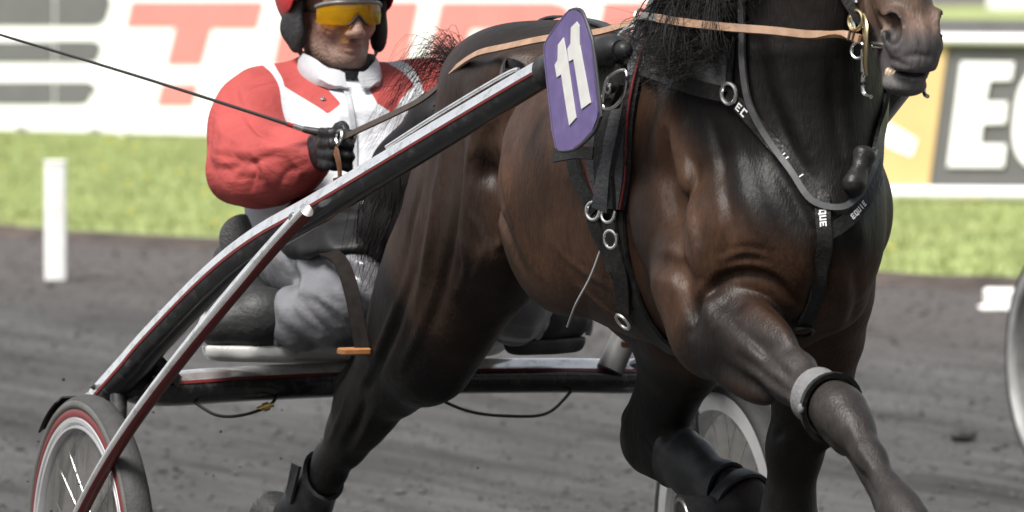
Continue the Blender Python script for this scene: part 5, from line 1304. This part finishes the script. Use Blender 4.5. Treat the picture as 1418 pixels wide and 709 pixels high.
obj('coupling_plate', plate([PY(x_, y_, -.285) for x_, y_ in ((828, 92), (868, 88), (872, 118), (858, 150), (832, 155), (826, 120))], (0, -1, 0), .02), LEA, har)
tb = smooth_path([PY(700, 88, -.33), PY(727, 98, -.30), PY(722, 125, -.30), PY(700, 138, -.33), PY(697, 112, -.36)], 5, True)
obj('tie_strap', strap(tb, (0, -1, .2), .02, .004, True), LEA, har)
tl = smooth_path([PY(768, 216, -.33), PY(785, 213, -.33), PY(800, 211, -.32), PY(822, 212, -.30)], 4)
obj('tie_strap', strap(tl, (0, -1, 0.1), .024, .004), LEA, har)
sstrap([(800, 212), (806, 240), (822, 272), (833, 292)], .032, .006, LEA, har, 'tug_strap', .012)
sstrap([(885, 110), (872, 170), (858, 230), (846, 290)], .040, .022, PADM, har, 'girth_sleeve', .012)
def patch(cs, nu, nv, off, t, name, m_, parent):
    """cloth lying on the coat: a four-sided field of points cast onto the body"""
    a, b, c, d = (np.array(p, float) for p in cs); V = []; W = []; F = []
    for i in range(nu + 1):
        for j in range(nv + 1):
            u, v = i / nu, j / nv; p, n_ = surf(*((a * (1 - u) + b * u) * (1 - v) + (d * (1 - u) + c * u) * v), off); V.append(p); W.append(p + n_ * t)
    k = len(V); g = lambda i, j: i * (nv + 1) + j
    for i in range(nu):
        for j in range(nv): F += [[g(i, j) + k, g(i + 1, j) + k, g(i + 1, j + 1) + k, g(i, j + 1) + k]]
    rim = [g(i, 0) for i in range(nu)] + [g(nu, j) for j in range(nv)] + [g(i, nv) for i in range(nu, 0, -1)] + [g(0, j) for j in range(nv, 0, -1)]
    for i in range(len(rim)): q = rim[(i + 1) % len(rim)]; F.append([rim[i], q, q + k, rim[i] + k])
    return obj(name, (np.array(V + W), F), m_, parent)
patch([(903, 52), (1012, 58), (1010, 126), (893, 94)], 14, 9, .004, .006, 'wither_pad', mat('grey_felt_pad', (.055, .055, .057), .85, noise=.3, nscale=40, bump=.4, bscale=100), har)
# ---- the number
NY = -.405
np_ = empty('number_plate', PY(795, 120, NY) * (1, 1, 0) + (0, 0, float(PY(795, 208, NY)[2])), 'purple number plate with a white 11 fixed to the cart shaft tip', 'number plate')
out_ = [(792, 14), (801, 13), (808, 19), (818, 48), (822, 66), (832, 152), (831, 163), (824, 181), (808, 198), (795, 207), (778, 209), (773, 204), (768, 180), (757, 80), (757, 62), (763, 50), (786, 19)]
PURP = mat('purple_number_card', (.098, .072, .185), .45, noise=.1, nscale=30, dirt=(.25, .2, .32), dscale=30, damount=.18)
pl_ = obj('card', plate([PY(x, y, NY) for x, y in out_], (0, -1, 0), .006), PURP, np_)
obj('edge_binding', tube(smooth_path([PY(x, y, NY - .003) for x, y in out_], 3, True), .0035, 8, True, up=(0, 1, 0)), mat('charcoal_binding', (.03, .03, .035), .5), np_)
WHN = mat('white_number_film', (.50, .50, .475), .5, noise=.08, nscale=30, dirt=(.35, .34, .36), dscale=26, damount=.4)
one1 = [(779.5, 53), (787.5, 83), (800, 174), (788.5, 167), (778.5, 103), (772, 106), (769.5, 90), (773.5, 84), (774.5, 60)]
one2 = [(799.5, 30), (803, 36), (803.5, 62), (818.5, 142), (806, 151), (795, 82), (788.5, 85), (786.5, 68), (791, 60), (791.5, 38)]
one1 = [(781, 52), (786, 78), (793.5, 130), (798.5, 163), (789, 174), (783.5, 140), (778, 103), (772, 107), (769, 90), (773, 83), (773.5, 62)]
for pts in (one1, one2): obj('digit', plate([PY(x, y, NY - .0065) for x, y in pts], (0, -1, 0), .0015), WHN, np_, False)
# ---- breast harness
bre = empty('breast_harness', PX(1130, 450, 2.05), 'black breast straps with white lettering across the horse chest', 'harness')
wb = .036
s1, P1, N1 = sstrap([(890, 95), (920, 104), (960, 118), (1008, 130)], .030, .006, LEA, bre)
s2, P2, N2 = sstrap([(1012, 130), (1035, 155), (1060, 185), (1090, 225), (1118, 258), (1142, 280)], .026, .005, LEA, bre)
s3, P3, N3 = sstrap([(1138, 278), (1141, 305), (1144, 335), (1139, 370), (1128, 410), (1112, 448)], .029, .005, LEA, bre)
s4, P4, N4 = sstrap([(1144, 325), (1168, 308), (1190, 285), (1205, 262), (1212, 240)], .027, .005, LEA, bre)
sstrap([(1022, -60), (1016, 0), (1014, 60), (1010, 126)], .022, .004, LEA, bre, 'neck_strap')
P5, N5 = P4 * (1, -1, 1) + (0, 2 * YC, 0), N4 * (1, -1, 1)
wstrap([tuple(v) for v in (P2 * (1, -1, 1) + (0, 2 * YC, 0))[::6]], .036, .006, LEA, bre)
wstrap([tuple(v) for v in (P1 * (1, -1, 1) + (0, 2 * YC, 0))[::6]], .036, .006, LEA, bre)
for px, py in ((1016, 129), (893, 92), (1110, 452)):
    p, nv = surf(px, py, .012); obj('ring', ring(p, nv, .018, .0038, 24, 8), NIK if px < 1100 else LEA, bre)
# running strap: round band from the neck to the breast and up the far side
rs = [(1040, -70), (1034, 0), (1034, 50), (1034, 90), (1042, 140), (1062, 185), (1095, 240), (1125, 280), (1158, 291), (1182, 276), (1197, 245), (1207, 212)]
H = [surf(*p, .012) for p in rs]; obj('running_strap', strap(smooth_path([h[0] for h in H], 6), smooth_path([h[1] for h in H], 6), .012, .005), mat('grey_worn_strap', (.050, .050, .052), .45, noise=.25, nscale=60), bre)
H = [surf(*p, .010) for p in ((1048, 60), (1056, 120), (1075, 180), (1098, 230))]
# leather pendant at the front of the chest
pc = [surf(1184, 210, .03)[0], surf(1178, 240, .03)[0], surf(1168, 275, .03)[0]]
obj('pendant', join(tube(smooth_path(pc, 5), np.interp(np.linspace(0, 1, 11), [0, .15, .5, .85, 1], [.012, .024, .016, .024, .010]), 16, ry=.9)), LEA, bre)
# white block letters printed on the straps
GL = {'E': [(0, 0, 1, 6), (0, 0, 4, 1.2), (0, 2.4, 3.5, 3.6), (0, 4.8, 4, 6)], 'C': [(0, 0, 1.2, 6), (0, 0, 4, 1.2), (0, 4.8, 4, 6)], 'Q': [(0, 0, 1.2, 6), (0, 0, 4, 1.2), (0, 4.8, 4, 6), (2.8, 0, 4, 6), (2.4, -.8, 4.2, .6)], 'U': [(0, 0, 1.2, 6), (2.8, 0, 4, 6), (0, 0, 4, 1.2)], 'I': [(1.2, 0, 2.6, 6)], '-': [(0, 0, 4, 6)]}
INK = mat('white_strap_print', (.66, .66, .66), .5)
def word(P, N, s0, txt, h, th, gap=1.6, flip=1):
    d_ = np.concatenate([[0], np.cumsum(np.linalg.norm(np.diff(P, axis=0), axis=1))]); u = h / 6; s_ = s0
    def at(s, v):
        p = np.array([np.interp(s, d_, P[:, k]) for k in range(3)]); nn = nrm([np.interp(s, d_, N[:, k]) for k in range(3)])
        t = nrm(np.array([np.interp(s + .004, d_, P[:, k]) for k in range(3)]) - np.array([np.interp(s - .004, d_, P[:, k]) for k in range(3)]))
        return p + np.cross(nn, t) * v * flip + nn * th
    for ch in txt:
        G = []
        for x0, y0, x1, y1 in GL[ch]: G.append((np.array([at(s_ + a * u, (b - 3) * u) for a, b in ((x0, y0), (x1, y0), (x1, y1), (x0, y1))]), [[0, 1, 2, 3]]))
        obj('letter', join(*G), INK, bre, False); s_ += (4 + gap) * u
word(P2, N2, .030, 'EC', .015, .0065); word(P2, N2, .150, 'II', .009, .0065, 2.0); word(P2, N2, .20, 'I', .009, .0065)
word(P3, N3, .020, 'QUE', .012, .0065, 1.0); word(P4, N4, .055, 'EQUIE', .010, .0065, 1.0)
# ---- bridle and bit
bri = empty('bridle', (2.06, .035, 1.30), 'dark bridle with silver and brass driving bit on the horse head', 'bridle')
def head_loop(z0, x0, tilt, w, name, off=.006):
    H = []; ax_c = np.array([x0, .045, z0])
    u = np.array([math.cos(tilt), 0, math.sin(tilt)])
    for k in range(36):
        a = 2 * math.pi * k / 36; d_ = u * math.cos(a) + np.array([0, 1., 0]) * math.sin(a)
        h = BVH.ray_cast(Vector(ax_c + d_ * .22), Vector(-d_))
        if h[0] is None: h = (Vector(ax_c + d_ * .07), Vector(d_))
        H.append((np.array(h[0]) + np.array(h[1]) * off, np.array(h[1])))
    return obj(name, strap(np.array([h[0] for h in H]), np.array([h[1] for h in H]), w, .005, True), LEA, bri)
head_loop(1.545, 2.10, R(28), .026, 'noseband')
head_loop(1.74, 2.02, R(28), .020, 'browband')
for s in (-1, 1):
    yb = .05 + s * .052
    ch = [onto((2.150, .05 + s * .07, 1.40), .008), onto((2.125, .046 + s * .08, 1.47), .007), onto((2.09, .042 + s * .09, 1.56), .007), onto((2.03, .036 + s * .1, 1.68), .007), onto((1.97, .03 + s * .1, 1.80), .007), onto((1.95, .02 + s * .06, 1.87), .007), onto((1.955, .02, 1.895), .006)]
    obj('cheekpiece', strap(smooth_path([h[0] for h in ch], 5), smooth_path([h[1] for h in ch], 5), .020, .004), LEA, bri)
    cx = np.array([2.150, yb + s * .006, 1.385])
    bit = obj('bit_cheek', tube(smooth_path([cx + (-.012, 0, .050), cx + (.006, s * .004, .030), cx + (.010, s * .006, 0), cx + (.004, s * .004, -.035), cx + (.002, 0, -.055)], 5), np.interp(np.linspace(0, 1, 21), [0, .3, .6, 1], [.004, .009, .008, .004]), 12, ry=.5, up=(1, 0, 0)), GOLD, bri)
    obj('bit_ring', ring(cx + (-.030, s * .006, .040), (.35, s * 1.0, .1), .017, .0035, 24, 8), GOLD, bit)
    obj('bit_ring', ring(cx + (-.020, s * .006, -.012), (.5, s * .8, .1), .014, .003, 24, 8), NIK, bit)
    obj('shank', tube(smooth_path([cx + (-.014, 0, -.01), cx + (-.012, 0, -.05), cx + (-.010, 0, -.085), cx + (.012, -s * .004, -.092)], 5), .004, 8), NIK, bit)
    obj('clip', tube(smooth_path([cx + (-.035, s * .006, .025), cx + (-.050, s * .008, .075), cx + (-.040, s * .006, .11), cx + (-.028, s * .006, .07)], 5), .004, 8), NIK, bit)
    obj('bubble_guard', lathe(np.array([2.06, .037 + s * .085, 1.72]), (.5, s, .1), [(.045, -.018), (.042, .0), (.03, .01)], 20), LEA, bri)
obj('mouthpiece', tube([(2.150, .002, 1.383), (2.153, .05, 1.378), (2.150, .098, 1.383)], .006, 10), NIK, bri)
# ---- reins: one strap each side from hand to bit
TANR = mat('tan_rein', (.27, .165, .105), .45, noise=.2, nscale=50); DKR = mat('dark_rein', (.045, .030, .022), .5, noise=.3, nscale=60)
def make_rein(s, label):
    hand = (RWR if s < 0 else LWR) + np.array([.085, s * -.005, .012])
    r_ = empty('rein', hand, label, 'rein')
    f_ = (lambda p: np.array(p)) if s < 0 else (lambda p: np.array(p) * (1, -1, 1) + (0, 2 * YC, 0))
    a = [hand + (-.02, 0, -.04), hand, hand + (.05, s * .0, .022)] + [f_(p) for p in (PY(585, 138, -.21), PY(625, 100, -.225))]
    b_ = [f_(p) for p in (PY(625, 100, -.225), PY(660, 76, -.23), PY(700, 66, -.225), PY(758, 54, -.205), PY(830, 45, -.16), PY(886, 34, -.09))]
    ter = f_(PY(888, 28, -.14))
    c = [ter] + [f_(surf(x_, y_, o_)[0]) for x_, y_, o_ in ((930, 33, .050), (975, 39, .052), (1030, 43, .050), (1085, 46, .032), (1130, 48, .02))] + [np.array([2.10, .05 + s * .068, 1.398]), np.array([2.138, .05 + s * .062, 1.392])]
    b_[-1] = ter
    o1 = obj('hand_part', strap(smooth_path(a, 6), (0, s, .25), .013, .004), DKR, r_)
    obj('croup_part', strap(smooth_path(b_, 6), (0, s, .6), .015, .004), TANR, r_)
    cp = smooth_path(c, 6)
    obj('neck_part', strap(cp[:10], (0, s, .3), .014, .004), mat('grey_rein', (.11, .105, .10), .5), r_)
    obj('front_part', strap(cp[9:], (0, s, .2), .015, .006), TANR, r_)
    for i in (-6, -4): obj('keeper', strap(np.array([cp[i] - (cp[i + 1] - cp[i]) * .25, cp[i], cp[i] + (cp[i + 1] - cp[i]) * .25]), (0, s, .2), .019, .009), DKR, r_)
    bk = hand + np.array([.045, s * .012, .022]); obj('buckle', ring(bk, (0, s, .2), .014, .0035, 20, 6), NIK, r_)
    lp = smooth_path([hand + (-.01, s * .004, -.01), hand + (.04, s * .015, -.005), hand + (.05, s * .01, -.05), hand + (.01, s * .004, -.10), hand + (.0, 0, -.06)], 6)
    obj('hand_loop', strap(lp, (0, s, .15), .018, .004), mat('brown_rein_leather', (.12, .055, .028), .45, noise=.25, nscale=60), r_)
    return r_
make_rein(-1, 'tan leather rein running over the near hip and neck to the bit')
make_rein(1, 'leather rein on the far side of the horse, mostly hidden')
# ---- whip
g0 = RWR + np.array([.055, -.030, .040])
tipw = PY(-40, 36, -.50)
w0 = PX(420, 179, g0[0] - .03); w1 = PX(456, 186, g0[0])
whp = empty('whip', w1, 'long thin driving whip held in the gloved hand', 'whip')
obj('handle', tube(smooth_path([w0, w1, w1 + (w1 - w0) * 1.0], 5), np.interp(np.linspace(0, 1, 11), [0, .3, .6, 1], [.0065, .0085, .0085, .0095]), 12), RUBD, whp)
d_ = (w0 - w1); far = [PX(0, 48, g0[0] - .03 - .10), PX(205, 110, g0[0] - .03 - .05), PX(-60, 30, g0[0] - .13)]
obj('shaft', tube(smooth_path([w0, far[1], far[0], far[2]], 10), np.interp(np.linspace(0, 1, 31), [0, .1, 1], [.0045, .0036, .0018]), 8), mat('dark_whip', (.045, .042, .042), .4), whp)
obj('ferrule', tube([w0, w0 + nrm(far[1] - w0) * .022], .0058, 12), NIK, whp); obj('ferrule', tube([w0 + nrm(far[1] - w0) * .022, w0 + nrm(far[1] - w0) * .035], .0048, 12), mat('red_tape', (.30, .03, .03), .5), whp)
# ---- leg boots
def leg_shell(P, r, name, parent, m_, seg=24, ry=1.0, up=(0, 1, 0)): return obj(name, tube(smooth_path(P, 5), r, seg, caps=False, up=up, ry=ry), m_, parent)
FELT = mat('pale_felt', (.125, .125, .128), .75, noise=.12, nscale=60, bump=.3, bscale=120)
kb = empty('knee_boot', (2.33, -.149, .70), 'pale felt knee band with a black strap on the leading foreleg', 'leg boot')
def wrap(axis_pts, offs, name, m_, parent, t=.006, n=28):
    """band that hugs the leg: rays cast inwards from round the axis at each station"""
    A_ = smooth_path(axis_pts, 5); T_, N_, B_ = frames(A_, (0, 1, 0)); V = []; F = []; RR = np.zeros((len(A_), n)); DD = np.zeros((len(A_), n, 3))
    for i in range(len(A_)):
        for j in range(n):
            a = 2 * math.pi * j / n; d_ = N_[i] * math.cos(a) + B_[i] * math.sin(a); DD[i, j] = d_
            h = BVH.ray_cast(Vector(A_[i]), Vector(d_), .10)           # from the bone outwards to the skin
            RR[i, j] = min(.062, (np.array(h[0]) - A_[i]) @ d_) if h[0] is not None else .04
    for _ in range(3): RR = (RR + np.roll(RR, 1, 1) + np.roll(RR, -1, 1)) / 3
    for layer in (0, 1):
        for i in range(len(A_)):
            for j in range(n): V.append(A_[i] + DD[i, j] * (RR[i, j] + offs + t * layer))
    L = len(A_)
    for layer in (0, 1):
        for i in range(L - 1):
            for j in range(n):
                j2 = (j + 1) % n; q = [layer * L * n + i * n + j, layer * L * n + i * n + j2, layer * L * n + (i + 1) * n + j2, layer * L * n + (i + 1) * n + j]
                F.append(q if layer else q[::-1])
    for i in (0, L - 1):
        for j in range(n):
            j2 = (j + 1) % n; q = [i * n + j, i * n + j2, L * n + i * n + j2, L * n + i * n + j]; F.append(q if i == 0 else q[::-1])
    return obj(name, (np.array(V), F), m_, parent)
wrap([(2.252, -.150, .786), (2.28, -.1495, .779), (2.308, -.149, .772)], .002, 'felt_band', FELT, kb, .006)
wrap([(2.306, -.149, .773), (2.318, -.149, .770)], .006, 'strap', LEA, kb, .008)
for s in (-1, 1): obj('stud', ell((2.312, -.149 + s * .056, .768), (.007, .006, .009)), FELT, kb)
b1 = empty('shin_boot', (-.07, -.18, .40), 'black shin boot with pale lining on the trailing hind leg', 'leg boot', 'leg boots')
wrap([(-.045, -.18, .478), (-.09, -.18, .447), (-.14, -.18, .412)], .004, 'shell', mat('black_boot_shell', (.020, .020, .021), .45, noise=.3, nscale=40, dirt=(.07, .065, .06), dscale=20, damount=.5), b1, .009)
obj('flare', plate([(-.05, -.225, .50), (-.085, -.228, .505), (-.125, -.226, .44), (-.10, -.226, .42)], (0, -1, 0.2), .006), MATS['black_boot_shell'], b1)
obj('lining', plate([(-.088, -.222, .48), (-.118, -.222, .47), (-.15, -.222, .41), (-.12, -.222, .41)], (0, -1, 0.2), .004), FELT, b1)
b2 = empty('shin_boot', (.97, .185, .48), 'black boot wrapped round the hind leg swung forward under belly', 'leg boot', 'leg boots')
wrap([(.905, .178, .575), (.94, .181, .567), (.97, .185, .56), (1.04, .192, .541), (1.10, .20, .525)], .004, 'shell', MATS['black_boot_shell'], b2, .007)
wrap([(1.135, .205, .515), (1.175, .21, .50)], .004, 'fetlock_cup', MATS['black_boot_shell'], b2, .007)
